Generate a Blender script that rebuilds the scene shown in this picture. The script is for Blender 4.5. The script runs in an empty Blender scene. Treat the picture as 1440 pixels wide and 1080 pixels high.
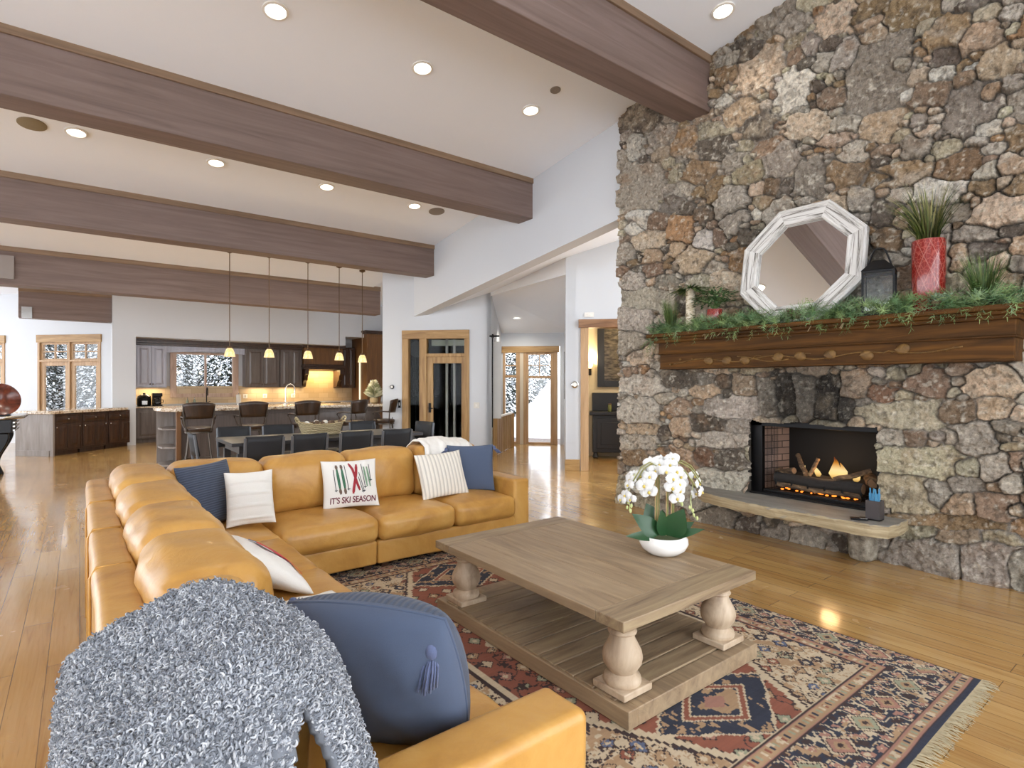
import bpy, bmesh, math, random
import numpy as np
from mathutils import Vector, Matrix, Euler
random.seed(7)
RNG = np.random.default_rng(11)
PI = math.pi
S = bpy.context.scene
COL = S.collection

# ------------------------------------------------------------------ colour / material helpers
def lin(h):
    if isinstance(h, str):
        h = h.lstrip('#'); c = [int(h[i:i+2], 16)/255 for i in (0, 2, 4)]
    else: c = [x/255 for x in h]
    return tuple(((x/12.92) if x <= .04045 else ((x+.055)/1.055)**2.4) for x in c)
def rgba(h): return lin(h) + (1,)

class NT:
    def __init__(s, name):
        s.m = bpy.data.materials.new(name); s.m.use_nodes = True
        s.t = s.m.node_tree; s.t.nodes.clear()
        s.out = s.n('ShaderNodeOutputMaterial')
    def n(s, ty, **kw):
        x = s.t.nodes.new(ty)
        for k, v in kw.items():
            if hasattr(x, k) and k not in x.inputs: setattr(x, k, v)
            else: x.inputs[k].default_value = v
        return x
    def l(s, a, b): s.t.links.new(a, b)
    def coord(s, scale=(1, 1, 1), rot=(0, 0, 0), loc=(0, 0, 0), kind='Object'):
        tc = s.n('ShaderNodeTexCoord'); mp = s.n('ShaderNodeMapping')
        mp.inputs['Scale'].default_value = scale; mp.inputs['Rotation'].default_value = rot; mp.inputs['Location'].default_value = loc
        s.l(tc.outputs[kind], mp.inputs['Vector']); return mp.outputs['Vector']
    def noise(s, vec, scale=5, detail=4, rough=.55, dist=0):
        x = s.n('ShaderNodeTexNoise'); x.inputs['Scale'].default_value = scale; x.inputs['Detail'].default_value = detail
        x.inputs['Roughness'].default_value = rough; x.inputs['Distortion'].default_value = dist
        if vec is not None: s.l(vec, x.inputs['Vector'])
        return x.outputs['Fac']
    def ramp(s, fac, stops, interp='LINEAR'):
        r = s.n('ShaderNodeValToRGB'); e = r.color_ramp.elements; r.color_ramp.interpolation = interp
        while len(e) < len(stops): e.new(.5)
        for i, (p, c) in enumerate(stops):
            e[i].position = p; e[i].color = rgba(c) if isinstance(c, (str, tuple, list)) else (c, c, c, 1)
        s.l(fac, r.inputs['Fac']); return r.outputs['Color']
    def mix(s, fac, a, b, mode='MIX'):
        x = s.n('ShaderNodeMix', data_type='RGBA', blend_type=mode)
        for sock, v in ((x.inputs[0], fac), (x.inputs[6], a), (x.inputs[7], b)):
            if hasattr(v, 'is_linked'): s.l(v, sock)
            else: sock.default_value = v
        return x.outputs[2]
    def math(s, op, a, b=0.0, c=0.0):
        x = s.n('ShaderNodeMath', operation=op)
        for i, v in enumerate((a, b, c)):
            if hasattr(v, 'is_linked'): s.l(v, x.inputs[i])
            else: x.inputs[i].default_value = v
        return x.outputs[0]
    def bsdf(s, col, rough=.5, metal=0, bump=None, bstr=.2, bdist=.01, coat=0, emis=None, estr=0, sheen=0, spec=.5, alpha=None, trans=0, sub=0):
        b = s.n('ShaderNodeBsdfPrincipled')
        for k, v in (('Base Color', col), ('Roughness', rough), ('Metallic', metal)):
            if hasattr(v, 'is_linked'): s.l(v, b.inputs[k])
            else: b.inputs[k].default_value = v
        b.inputs['Coat Weight'].default_value = coat; b.inputs['Coat Roughness'].default_value = .09
        b.inputs['Specular IOR Level'].default_value = spec
        b.inputs['Sheen Weight'].default_value = sheen
        b.inputs['Transmission Weight'].default_value = trans
        if emis: b.inputs['Emission Color'].default_value = rgba(emis); b.inputs['Emission Strength'].default_value = estr
        if bump is not None:
            q = s.n('ShaderNodeBump'); q.inputs['Strength'].default_value = bstr; q.inputs['Distance'].default_value = bdist
            s.l(bump, q.inputs['Height']); s.l(q.outputs['Normal'], b.inputs['Normal'])
        s.l(b.outputs[0], s.out.inputs[0]); return s.m

def plain(name, c, rough=.5, metal=0, var=.06, nscale=8, bstr=.05, **kw):
    t = NT(name); v = t.coord(); f = t.noise(v, nscale, 4)
    cc = lin(c); lo = tuple(max(0, x*(1-var)) for x in cc)+(1,); hi = tuple(min(1, x*(1+var)) for x in cc)+(1,)
    return t.bsdf(t.mix(f, lo, hi), rough, metal, bump=f, bstr=bstr, bdist=.004, **kw)
def wood(name, cols, scale=(30, 30, 2), rough=.45, contrast=(.3, .5, .7), bstr=.15, knots=False, **kw):
    t = NT(name); v = t.coord(scale); f = t.noise(v, 1, 7, .6, .8)
    c = t.ramp(f, list(zip(contrast, cols)))
    g = t.noise(t.coord(tuple(x*.12 for x in scale)), 1, 3)
    c = t.mix(t.math('MULTIPLY', g, .5), c, rgba(cols[0]), 'MULTIPLY') if knots else c
    return t.bsdf(c, rough, 0, bump=f, bstr=bstr, bdist=.004, **kw)
def emit(name, c, strength):
    t = NT(name); e = t.n('ShaderNodeEmission'); e.inputs[0].default_value = rgba(c); e.inputs[1].default_value = strength
    t.l(e.outputs[0], t.out.inputs[0]); return t.m
def glass(name, tint='ffffff', refl=1.0):
    t = NT(name); fr = t.n('ShaderNodeLayerWeight'); fr.inputs[0].default_value = .5; sch = t.math('ADD', t.math('MULTIPLY', t.math('POWER', fr.outputs['Facing'], 5), .96), .04)
    tr = t.n('ShaderNodeBsdfTransparent'); tr.inputs[0].default_value = rgba(tint)
    gl = t.n('ShaderNodeBsdfGlossy'); gl.inputs['Roughness'].default_value = .02
    mx = t.n('ShaderNodeMixShader'); t.l(t.math('MULTIPLY', sch, refl), mx.inputs[0]); t.l(tr.outputs[0], mx.inputs[1]); t.l(gl.outputs[0], mx.inputs[2])
    t.l(mx.outputs[0], t.out.inputs[0]); return t.m

# ------------------------------------------------------------------ mesh builder
class MB:
    def __init__(s): s.v = []; s.f = []; s.c = []
    def add(s, vs, fs, col=None):
        o = len(s.v); s.v.extend([tuple(p) for p in vs]); s.f.extend([tuple(i+o for i in q) for q in fs])
        if col is not None: s.c.extend([col]*len(vs))
        return s
    def box(s, c, d, rz=0, R=None, col=None):
        M = R if R is not None else Matrix.Rotation(rz, 3, 'Z')
        vs = [Vector(c)+M @ Vector((sx*d[0]/2, sy*d[1]/2, sz*d[2]/2)) for sz in (-1, 1) for sx, sy in ((-1, -1), (1, -1), (1, 1), (-1, 1))]
        return s.add(vs, [(3, 2, 1, 0), (4, 5, 6, 7), (0, 1, 5, 4), (1, 2, 6, 5), (2, 3, 7, 6), (3, 0, 4, 7)], col)
    def b2(s, lo, hi, col=None): return s.box([(a+b)/2 for a, b in zip(lo, hi)], [b-a for a, b in zip(lo, hi)], col=col)
    def tube(s, pts, r, n=8, caps=True, col=None, flat=1.0):
        pts = [Vector(p) for p in pts]; N = len(pts); rs = r if isinstance(r, (list, tuple)) else [r]*N
        vs = []; up = None
        for i, p in enumerate(pts):
            t = (pts[min(i+1, N-1)]-pts[max(i-1, 0)])
            t = t.normalized() if t.length > 1e-9 else Vector((0, 0, 1))
            if up is None: up = Vector((0, 0, 1)) if abs(t.z) < .9 else Vector((1, 0, 0))
            a = t.cross(up).normalized(); b = a.cross(t).normalized(); up = b
            for k in range(n):
                w = 2*PI*k/n; vs.append(p+(a*math.cos(w)+b*math.sin(w)*flat)*rs[i])
        fs = [(i*n+k, i*n+(k+1) % n, (i+1)*n+(k+1) % n, (i+1)*n+k) for i in range(N-1) for k in range(n)]
        if caps: fs += [tuple(range(n-1, -1, -1)), tuple((N-1)*n+k for k in range(n))]
        return s.add(vs, fs, col)
    def cyl(s, p0, p1, r0, r1=None, n=16, col=None): return s.tube([p0, p1], [r0, r0 if r1 is None else r1], n, True, col)
    def lathe(s, prof, c=(0, 0, 0), n=24, R=None, col=None, capb=True, capt=True):
        vs = []; c = Vector(c)
        for r, z in prof:
            for k in range(n):
                w = 2*PI*k/n; p = Vector((r*math.cos(w), r*math.sin(w), z)); vs.append(c+(R @ p if R is not None else p))
        m = len(prof); fs = [(i*n+k, i*n+(k+1) % n, (i+1)*n+(k+1) % n, (i+1)*n+k) for i in range(m-1) for k in range(n)]
        if capb: fs.append(tuple(range(n-1, -1, -1)))
        if capt: fs.append(tuple((m-1)*n+k for k in range(n)))
        return s.add(vs, fs, col)
    def ell(s, c, r, n=10, m=6, R=None, col=None):
        vs = []; c = Vector(c); R = R or Matrix.Identity(3)
        for i in range(1, m):
            a = PI*i/m
            for k in range(n):
                w = 2*PI*k/n; vs.append(c+R @ Vector((r[0]*math.sin(a)*math.cos(w), r[1]*math.sin(a)*math.sin(w), -r[2]*math.cos(a))))
        fs = [(i*n+k, i*n+(k+1) % n, (i+1)*n+(k+1) % n, (i+1)*n+k) for i in range(m-2) for k in range(n)]
        b = len(vs); vs += [c+R @ Vector((0, 0, -r[2])), c+R @ Vector((0, 0, r[2]))]
        fs += [(b, (k+1) % n, k) for k in range(n)]+[(b+1, (m-2)*n+k, (m-2)*n+(k+1) % n) for k in range(n)]
        return s.add(vs, fs, col)
    def prism(s, poly, a, b, axis='z', M=None, col=None):
        def P(p, h):
            q = {'z': (p[0], p[1], h), 'y': (p[0], h, p[1]), 'x': (h, p[0], p[1])}[axis]
            return M @ Vector(q) if M is not None else q
        n = len(poly); vs = [P(p, a) for p in poly]+[P(p, b) for p in poly]
        fs = [tuple(range(n-1, -1, -1)), tuple(range(n, 2*n))]+[(i, (i+1) % n, n+(i+1) % n, n+i) for i in range(n)]
        return s.add(vs, fs, col)
    def grid(s, fn, nu, nv, col=None, flip=False):
        vs = [fn(i/nu, j/nv) for i in range(nu+1) for j in range(nv+1)]
        q = lambda i, j: i*(nv+1)+j
        fs = [(q(i, j), q(i+1, j), q(i+1, j+1), q(i, j+1)) for i in range(nu) for j in range(nv)]
        if flip: fs = [f[::-1] for f in fs]
        return s.add(vs, fs, col)
    def leaf(s, base, d, up, L, w, bend=.2, n=4, fold=.15, col=None):
        base, d, up = Vector(base), Vector(d).normalized(), Vector(up)
        a = d.cross(up)
        a = a.normalized() if a.length > 1e-6 else Vector((1, 0, 0))
        nn = a.cross(d).normalized(); vs = []
        for i in range(n+1):
            t = i/n; p = base+d*L*t-nn*bend*L*t*t; ww = w*math.sin(PI*min(1, max(.04, t**.8)))*.5
            vs += [p-a*ww+nn*fold*ww, p, p+a*ww+nn*fold*ww]
        fs = []
        for i in range(n): fs += [(3*i, 3*i+1, 3*i+4, 3*i+3), (3*i+1, 3*i+2, 3*i+5, 3*i+4)]
        return s.add(vs, fs, col)
    def build(s, name, mat, parent=None, smooth=None, bevel=0, seg=2, sub=0, solid=0):
        me = bpy.data.meshes.new(name); me.from_pydata(s.v, [], s.f); me.update()
        if mat: me.materials.append(mat)
        if s.c and len(s.c) == len(s.v):
            at = me.color_attributes.new('Col', 'FLOAT_COLOR', 'POINT')
            at.data.foreach_set('color', np.array([tuple(c)+(1,) if len(c) == 3 else c for c in s.c], dtype=np.float32).ravel())
        o = bpy.data.objects.new(name, me); COL.objects.link(o)
        if smooth is not None:
            me.polygons.foreach_set('use_smooth', [True]*len(me.polygons))
            if smooth < 179: me.set_sharp_from_angle(angle=math.radians(smooth))
        if parent is not None: o.parent = parent
        if solid:
            q = o.modifiers.new('s', 'SOLIDIFY'); q.thickness = solid; q.offset = 0
        if bevel:
            q = o.modifiers.new('b', 'BEVEL'); q.width = bevel; q.segments = seg; q.limit_method = 'ANGLE'; q.angle_limit = math.radians(40)
            me.polygons.foreach_set('use_smooth', [True]*len(me.polygons)); q.harden_normals = False
            me.set_sharp_from_angle(angle=math.radians(50)) if smooth is None else None
        if sub:
            q = o.modifiers.new('u', 'SUBSURF'); q.levels = sub; q.render_levels = sub
        return o

def tag(o, label=None, cat=None, group=None, kind=None):
    if label: o['label'] = label
    if cat: o['category'] = cat
    if group: o['group'] = group
    if kind: o['kind'] = kind
    return o
def empty(name, label, cat, loc=(0, 0, 0), rz=0, group=None, kind=None, R=None):
    o = bpy.data.objects.new(name, None); COL.objects.link(o); o.location = loc
    o.rotation_euler = R.to_euler() if R is not None else (0, 0, rz)
    o.empty_display_size = .1
    return tag(o, label, cat, group, kind)
def dup(root, loc=None, rz=None, label=None, group=None):
    r = root.copy(); COL.objects.link(r)
    if loc is not None: r.location = loc
    if rz is not None: r.rotation_euler = (0, 0, rz)
    if label: r['label'] = label
    if group: r['group'] = group
    for ch in list(root.children):
        c = ch.copy(); COL.objects.link(c); c.parent = r
        for g in list(ch.children):
            d = g.copy(); COL.objects.link(d); d.parent = c
    return r
def struct(o, label, cat): return tag(o, label, cat, None, 'structure')
def basis(x, z):
    """rotation matrix whose local x and z run along the two given directions"""
    x = Vector(x).normalized(); z = Vector(z); y = z.cross(x).normalized(); z = x.cross(y)
    return Matrix((x, y, z)).transposed()

# value noise for numpy height fields
def vnoise(u, v, seed):
    r = np.random.default_rng(seed).random((256, 256))
    iu = np.floor(u).astype(int); iv = np.floor(v).astype(int); fu = u-iu; fv = v-iv
    fu = fu*fu*(3-2*fu); fv = fv*fv*(3-2*fv)
    a = r[iu % 256, iv % 256]; b = r[(iu+1) % 256, iv % 256]; c = r[iu % 256, (iv+1) % 256]; d = r[(iu+1) % 256, (iv+1) % 256]
    return (a*(1-fu)+b*fu)*(1-fv)+(c*(1-fu)+d*fu)*fv
def fbm(u, v, seed, oct=4):
    s = 0; a = .5; t = 0
    for k in range(oct): s = s+a*vnoise(u*2**k, v*2**k, seed+k); t += a; a *= .55
    return s/t

# ------------------------------------------------------------------ materials
M = {}
M['paint'] = plain('white_paint', 'cbced2', .6, var=.01, nscale=3, bstr=.02)
M['ceil'] = plain('ceiling_paint', 'eef2f8', .7, var=.01, nscale=3, bstr=.02)
M['beam'] = wood('beam_wood', ['604f45', '75625a', '83716a'], (.7, 14, 14), .55, (.2, .5, .8), .25)
M['crown'] = wood('beam_crown_wood', ['634e3b', '836a53', '957d65'], (.7, 14, 14), .55, (.2, .5, .8), .25)
M['mantel'] = wood('mantel_wood', ['2a1a0a', '4e3214', '6f491c'], (16, 1.2, 16), .6, (.25, .5, .75), .15, spec=.15)
M['carve'] = wood('carved_wood', ['463010', '6b4c1e', '86642c'], (20, 20, 20), .6, (.25, .5, .75))
M['alder'] = wood('alder_trim', ['7d5a34', 'a68250', 'bf9d6a'], (14, 14, 1.1), .45, (.25, .5, .75))
M['alder_h'] = wood('alder_trim_level', ['7d5a34', 'a68250', 'bf9d6a'], (1.6, 1.6, 14), .45, (.25, .5, .75))
M['alder_p'] = wood('pale_alder', ['97734c', 'b29069', 'c2a27c'], (14, 14, 1.1), .45, (.25, .5, .75))
M['walnut'] = wood('dark_walnut', ['24150d', '3a2417', '4d3221'], (16, 16, 1.4), .35, (.25, .5, .75), .1, coat=.1)
M['umber'] = wood('umber_cabinet', ['54381f', '714c28', '875e31'], (16, 16, 1.2), .4, (.25, .5, .75), .1)
M['cab'] = wood('grey_brown_cabinet', ['4c423d', '5d524c', '6b605a'], (18, 18, 1.4), .35, (.25, .5, .75), .08, coat=.2)
M['cab_daylit'] = wood('cabinet_daylight_sheen', ['9898a4', 'a9a9b7', 'babac6'], (18, 18, 1.4), .35, (.25, .5, .75), .08, coat=.2)  # lit copy of the cabinet wood: window daylight is put into the colour
M['panelgrey'] = wood('grey_panel', ['7a7069', '8d847e', '9d958f'], (10, 10, 1.4), .4, (.25, .5, .75), .08)
M['leather'] = None
M['black'] = plain('black_metal', '141416', .4, .6)
M['iron'] = plain('iron', '1b1a1a', .55, .5)
M['grime'] = plain('soot_black', '0e0d0d', .8, bstr=.2)
M['steel'] = plain('brushed_steel', 'b6b5b2', .25, 1)
M['nickel'] = plain('nickel', 'c9c6c0', .2, 1)
M['bronze'] = plain('bronze', '5b4630', .4, .7)
M['cream'] = plain('cream_plastic', 'e6e3dc', .4)
M['chairblk'] = plain('charcoal_leather', '24262a', .55, var=.1, spec=.35)
M['chairpost'] = plain('grey_post', '62656a', .35, .3)
M['tablegrey'] = wood('charcoal_table', ['2f2e30', '3a393b', '474648'], (2, 14, 14), .35, (.25, .5, .75), .08)
M['stoolwood'] = wood('stool_wood', ['1f140c', '332114', '452d1c'], (14, 14, 2), .4, (.25, .5, .75), .08, coat=.1)
M['stoolmetal'] = plain('stool_metal', '4e463e', .35, .8)
M['glass'] = glass('window_glass')
M['lglass'] = glass('lantern_glass', 'fafcfc', 1.3)
M['snow'] = plain('snow', 'f4f6fa', .8, var=.02, nscale=2)
M['pine'] = plain('pine_needles', '2a352c', .8, var=.3)
M['bark'] = plain('bark', '3a2d22', .9, var=.3, nscale=20, bstr=.5)

def mat_floor():
    t = NT('plank_floor'); v = t.coord((1, 1, 1), (0, 0, PI/2))
    def brick(w, h, off, freq, sq=1):
        b = t.n('ShaderNodeTexBrick'); b.offset = off; b.offset_frequency = freq; b.squash = sq
        b.inputs['Scale'].default_value = 1; b.inputs['Brick Width'].default_value = w; b.inputs['Row Height'].default_value = h
        b.inputs['Mortar Size'].default_value = .0022; b.inputs['Mortar Smooth'].default_value = .3; b.inputs['Bias'].default_value = 0
        b.inputs['Color1'].default_value = (0, 0, 0, 1); b.inputs['Color2'].default_value = (1, 1, 1, 1); b.inputs['Mortar'].default_value = (.5, .5, .5, 1)
        t.l(v, b.inputs['Vector']); return b
    b = brick(1.9, .135, .37, 2)
    g = t.noise(t.coord((26, 1.3, 1)), 1, 7, .62, 1.2)
    tone = t.ramp(b.outputs['Color'], [(0, '835c30'), (.35, 'a67e48'), (.7, 'bb975f'), (1, '9c7340')])
    grain = t.ramp(g, [(.28, '7a5228'), (.45, 'b88f54'), (.62, 'c7a368'), (.8, 'a0773f')])
    c = t.mix(.5, tone, grain)
    # dark mineral streaks and knots
    k = t.noise(t.coord((20, .9, 1), loc=(3, 1, 0)), 1, 5, .7, 1.8)
    kk = t.ramp(k, [(.62, 0.0), (.70, 1.0)])
    c = t.mix(t.math('MULTIPLY', kk, .6), c, rgba('5b3a18'))
    k2 = t.noise(t.coord((9, 4.5, 1), loc=(8, 4, 0)), 1, 3, .6, .8)
    c = t.mix(t.math('MULTIPLY', t.ramp(k2, [(.76, 0.0), (.82, 1.0)]), .5), c, rgba('4e3013'))
    gap = b.outputs['Fac']
    c = t.mix(t.math('MULTIPLY', gap, .75), c, rgba('4c3218'))
    r = t.ramp(t.noise(t.coord((3, 3, 3)), 1, 3), [(.3, .16), (.7, .28)])
    h = t.math('SUBTRACT', t.math('MULTIPLY', g, .25), gap)
    return t.bsdf(c, r, 0, bump=h, bstr=.10, bdist=.003, coat=.55)
M['floor'] = mat_floor()

def mat_leather():
    t = NT('tan_leather'); v = t.coord()
    f = t.noise(v, 3.2, 5, .6, .6); g = t.noise(v, 160, 3)
    c = t.ramp(f, [(.3, 'aa7a39'), (.5, 'c08f47'), (.72, 'cc9f59')])
    w = t.noise(v, 9, 4, .6, 1.5)
    h = t.math('ADD', t.math('MULTIPLY', w, 1.0), t.math('MULTIPLY', g, .06))
    return t.bsdf(c, .36, 0, bump=h, bstr=.22, bdist=.012, spec=.45, coat=.06)
M['leather'] = mat_leather()

def mat_attr(name, rough=.8, nscale=60, amt=.25, bstr=.3, bdist=.004, coat=0, detail=4):
    t = NT(name); a = t.n('ShaderNodeVertexColor'); a.layer_name = 'Col'
    n = t.noise(t.coord(), nscale, detail, .65)
    k = t.ramp(n, [(.25, 1-amt), (.75, 1+amt*.0+0.0)])
    k = t.math('ADD', t.math('MULTIPLY', n, 2*amt), 1-amt)
    mv = t.n('ShaderNodeCombineColor'); [t.l(k, mv.inputs[i]) for i in range(3)]
    c = t.mix(1.0, a.outputs['Color'], mv.outputs[0], 'MULTIPLY')
    return t.bsdf(c, rough, 0, bump=n, bstr=bstr, bdist=bdist, coat=coat), t
def mat_stone():
    t = NT('field_stone'); a = t.n('ShaderNodeVertexColor'); a.layer_name = 'Col'
    v = t.coord(); n = t.noise(v, 26, 8, .72); n2 = t.noise(v, 90, 4, .7); n3 = t.noise(v, 7, 5, .6, .6)
    k = t.math('ADD', t.math('ADD', t.math('MULTIPLY', n, 2.3), t.math('MULTIPLY', n2, 1.5)), -.48)
    mv = t.n('ShaderNodeCombineColor'); [t.l(k, mv.inputs[i]) for i in range(3)]
    c = t.mix(1.0, a.outputs['Color'], mv.outputs[0], 'MULTIPLY')
    c = t.mix(t.math('MULTIPLY', t.ramp(n2, [(.6, 0.0), (.72, 1.0)]), .5), c, rgba('c9c2b4'))
    c = t.mix(t.math('MULTIPLY', t.ramp(n, [(.3, 1.0), (.42, 0.0)]), .35), c, rgba('4a4239'))
    c = t.mix(t.math('MULTIPLY', t.ramp(n3, [(.62, 0.0), (.75, 1.0)]), .25), c, rgba('7d6650'))
    h = t.math('ADD', n, t.math('MULTIPLY', n2, .4))
    return t.bsdf(c, .85, 0, bump=h, bstr=1.0, bdist=.03, spec=.25)
M['stone'] = mat_stone()
M['rug'] = mat_attr('woven_rug', .95, 240, .16, .35, .004)[0]
M['fleece'] = mat_attr('curly_fleece', .75, 70, .12, .2)[0]
M['foliage'] = mat_attr('foliage', .55, 30, .2, .1)[0]
M['tint'] = mat_attr('tinted', .6, 40, .08, .1)[0]

def fabric(name, c, scale=220, stripes=None, bstr=.4, var=.12, rough=.9):
    t = NT(name); v = t.coord(kind='Object'); n = t.noise(v, scale, 3)
    cc = lin(c); col = t.mix(n, tuple(x*(1-var) for x in cc)+(1,), tuple(min(1, x*(1+var)) for x in cc)+(1,)); h = n
    if stripes:
        ax, freq, c2, thr, amt = stripes
        sp = t.n('ShaderNodeSeparateXYZ'); t.l(v, sp.inputs[0])
        w = t.math('SINE', t.math('MULTIPLY', sp.outputs[ax], freq))
        m = t.ramp(t.math('ADD', t.math('MULTIPLY', w, .5), .5), [(thr, 0.0), (min(1, thr+.25), 1.0)])
        col = t.mix(t.math('MULTIPLY', m, amt), col, rgba(c2)); h = t.math('ADD', t.math('MULTIPLY', n, .3), t.math('MULTIPLY', w, -.6))
    return t.bsdf(col, rough, 0, bump=h, bstr=bstr, bdist=.006, sheen=.15)
M['navy'] = fabric('navy_fabric', '4a566d', 600, bstr=.12)
M['navyrib'] = fabric('navy_ribbed_fabric', '465063', stripes=(2, 380, '2c3445', .5, .6))
M['navyrib2'] = fabric('navy_quilted_fabric', '3f4a5e', stripes=(0, 300, '2c3445', .5, .5))
M['whitefab'] = fabric('white_fabric', 'e6e3dd', bstr=.25, var=.04)
M['pleat'] = fabric('white_pleated_fabric', 'e4e1da', bstr=.25, var=.04)
M['knit'] = fabric('cream_striped_knit', 'e8e2d6', stripes=(0, 170, 'b9b4aa', .55, .7), var=.06)
M['throwwhite'] = fabric('white_throw', 'ebe8e2', 120, bstr=.6, var=.06)
# ------------------------------------------------------------------ room shell
def ceil_z(y): return 5.0-.143*(y-3.45) if y < 12.3 else 5.0-.143*(12.3-3.45)
XW = 5.40                       # plane of the white header wall; the stone face stands just in front of it
m = MB()
fl = [(-7, -4.5), (12, -4.5), (12, 8), (9.40, 9.92), (8.20, 11.12), (7.4, 12.2), (7.4, 17.6), (-.2, 17.7), (-2.2, 19.7), (-7, 19.7)]
m.prism(fl, -.12, 0); struct(m.build('floor', M['floor']), 'honey coloured wide plank wood floor', 'floor')
m = MB()
ys = [-4.5, 12.3, 20]
for a, b in zip(ys, ys[1:]):
    x1 = XW+.02
    m.add([(-7, a, ceil_z(a)), (x1, a, ceil_z(a)), (x1, b, ceil_z(b)), (-7, b, ceil_z(b)), (-7, a, ceil_z(a)+.15), (x1, a, ceil_z(a)+.15), (x1, b, ceil_z(b)+.15), (-7, b, ceil_z(b)+.15)],
          [(0, 3, 2, 1), (4, 5, 6, 7), (0, 1, 5, 4), (2, 3, 7, 6), (1, 2, 6, 5), (3, 0, 4, 7)])
# part of the ceiling over the kitchen corner right of the header line
m.add([(XW, 10.3, ceil_z(10.3)), (8.5, 10.3, ceil_z(10.3)), (8.5, 20, 3.9), (XW, 20, 3.9)], [(0, 1, 2, 3)])
struct(m.build('ceiling', M['ceil']), 'white sloping ceiling between the timber beams', 'ceiling')

# white header wall along the X = 5.4 line; lower edge follows the roof slope
m = MB()
m.prism([(4.69, 3.58), (10.251, 2.86), (10.251, ceil_z(10.25)+.1), (4.69, ceil_z(4.69)+.1)], XW, XW+.22, 'x')
struct(m.build('wall_header', M['paint']), 'white header wall sloping down beside the stone chimney', 'wall')
def hall_z(x, y): return 2.882+.274*x-.148*y
m = MB()
P4 = [(XW+.1, 4.7), (7.95, 4.7), (7.95, 5.7), (6.62, 7.03), (6.54, 9.15), (5.44, 10.30), (XW+.1, 10.30)]
m.add([(x, y, hall_z(x, y)) for x, y in P4]+[(x, y, hall_z(x, y)+.1) for x, y in P4], [tuple(range(6, -1, -1)), tuple(range(7, 14))]+[(i, (i+1) % 7, 7+(i+1) % 7, 7+i) for i in range(7)])
# entry corridor ceiling
m.add([(6.54, 9.15, 3.36), (6.62, 7.03, 3.70), (6.60, 7.0, 3.36), (6.52, 9.13, 3.25), (6.64, 9.15, 3.36), (6.72, 7.03, 3.70), (6.70, 7.0, 3.36), (6.62, 9.13, 3.25)], [(0, 1, 2, 3), (7, 6, 5, 4), (0, 4, 5, 1), (3, 2, 6, 7)])
Q = [(6.52, 9.13, 3.29), (6.60, 7.0, 3.40), (9.42, 9.86, 2.72), (8.23, 11.05, 2.73)]
m.add(Q+[(a, b, c+.1) for a, b, c in Q], [(0, 1, 2, 3), (7, 6, 5, 4), (0, 4, 5, 1), (1, 5, 6, 2), (2, 6, 7, 3), (3, 7, 4, 0)])
struct(m.build('ceiling_hall', M['ceil']), 'white lower ceiling over the entry hall', 'ceiling')

def dwall(c, x0, x1, z0, z1, holes, thick=.16, back=1):
    """vertical wall standing on the diagonal x + y = c between x0 and x1, with rectangular holes given in x"""
    mb = MB(); off = thick/math.sqrt(2)*back
    xs = sorted({x0, x1, *[h for q in holes for h in q[:2]]})
    for a, b in zip(xs, xs[1:]):
        hz = [(q[2], q[3]) for q in holes if q[0] <= a+1e-6 and q[1] >= b-1e-6]
        spans = [(z0, z1)]
        for lo, hi in hz: spans = [s for (p, q) in spans for s in ((p, lo), (hi, q)) if s[1]-s[0] > 1e-4]
        for p, q in spans:
            vs = [(x, c-x, z) for z in (p, q) for x in (a, b)]+[(x+off, c-x+off, z) for z in (p, q) for x in (a, b)]
            mb.add(vs, [(0, 1, 3, 2), (5, 4, 6, 7), (0, 2, 6, 4), (1, 5, 7, 3), (2, 3, 7, 6), (0, 4, 5, 1)])
    return mb
EL = 15.65
mb = dwall(EL, 4.929, 6.53, 0, 3.95, [(5.225, 6.215, 0, 2.575)])
mb.prism([(4.93, 10.72), (5.06, 10.60), (6.66, 13.3), (6.50, 13.45)], 0, 3.95)
struct(mb.build('wall_elevator', M['paint']), 'white wall around the timber framed lift door', 'wall')
TH = 13.6
mb = dwall(TH, 6.59, 8.3, 0, 4.6, [(6.80, 7.75, 0, 2.46)])
struct(mb.build('wall_hall', M['paint']), 'white wall with the thermostat and the doorway', 'wall')
EN = 19.3
mb = dwall(EN, 8.0, 9.7, 0, 3.2, [(8.262, 9.255, 0, 2.405)])
struct(mb.build('wall_entry', M['paint']), 'white wall above the glazed entry door', 'wall')
m = MB()
m.prism([(6.53, 9.12), (8.23, 11.07), (8.12, 11.17), (6.42, 9.23)], 0, 3.4); struct(m.build('wall_corridor_left', M['paint']), 'white left wall of the entry corridor', 'wall')
m = MB()
m.prism([(6.60, 7.0), (6.71, 6.89), (9.42, 9.78), (9.30, 9.95)], 0, 3.45); struct(m.build('wall_corridor_right', M['paint']), 'white right wall of the entry corridor', 'wall')
# room behind the doorway
m = MB()
a = [(7.0, 8.9), (8.9, 7.0)]
for (x, y), (x2, y2), t in (((8.12, 8.38), (10.15, 6.35), .1), ((10.15, 6.35), (8.4, 4.6), .1)):
    d = Vector((y2-y, -(x2-x), 0)).normalized()*-t
    m.prism([(x, y), (x2, y2), (x2+d.x, y2+d.y), (x+d.x, y+d.y)], 0, 3.0)
struct(m.build('wall_dining', plain('warm_paint', 'd8c9ac', .7, var=.01)), 'warm cream wall of the room behind the doorway', 'wall')
m = MB(); m.prism([(6.75, 6.95), (7.95, 5.75), (9.3, 5.4), (10.2, 6.4), (8.1, 8.45)], 2.95, 3.03); struct(m.build('ceiling_dining', M['ceil']), 'ceiling of the room behind the doorway', 'ceiling')

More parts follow.
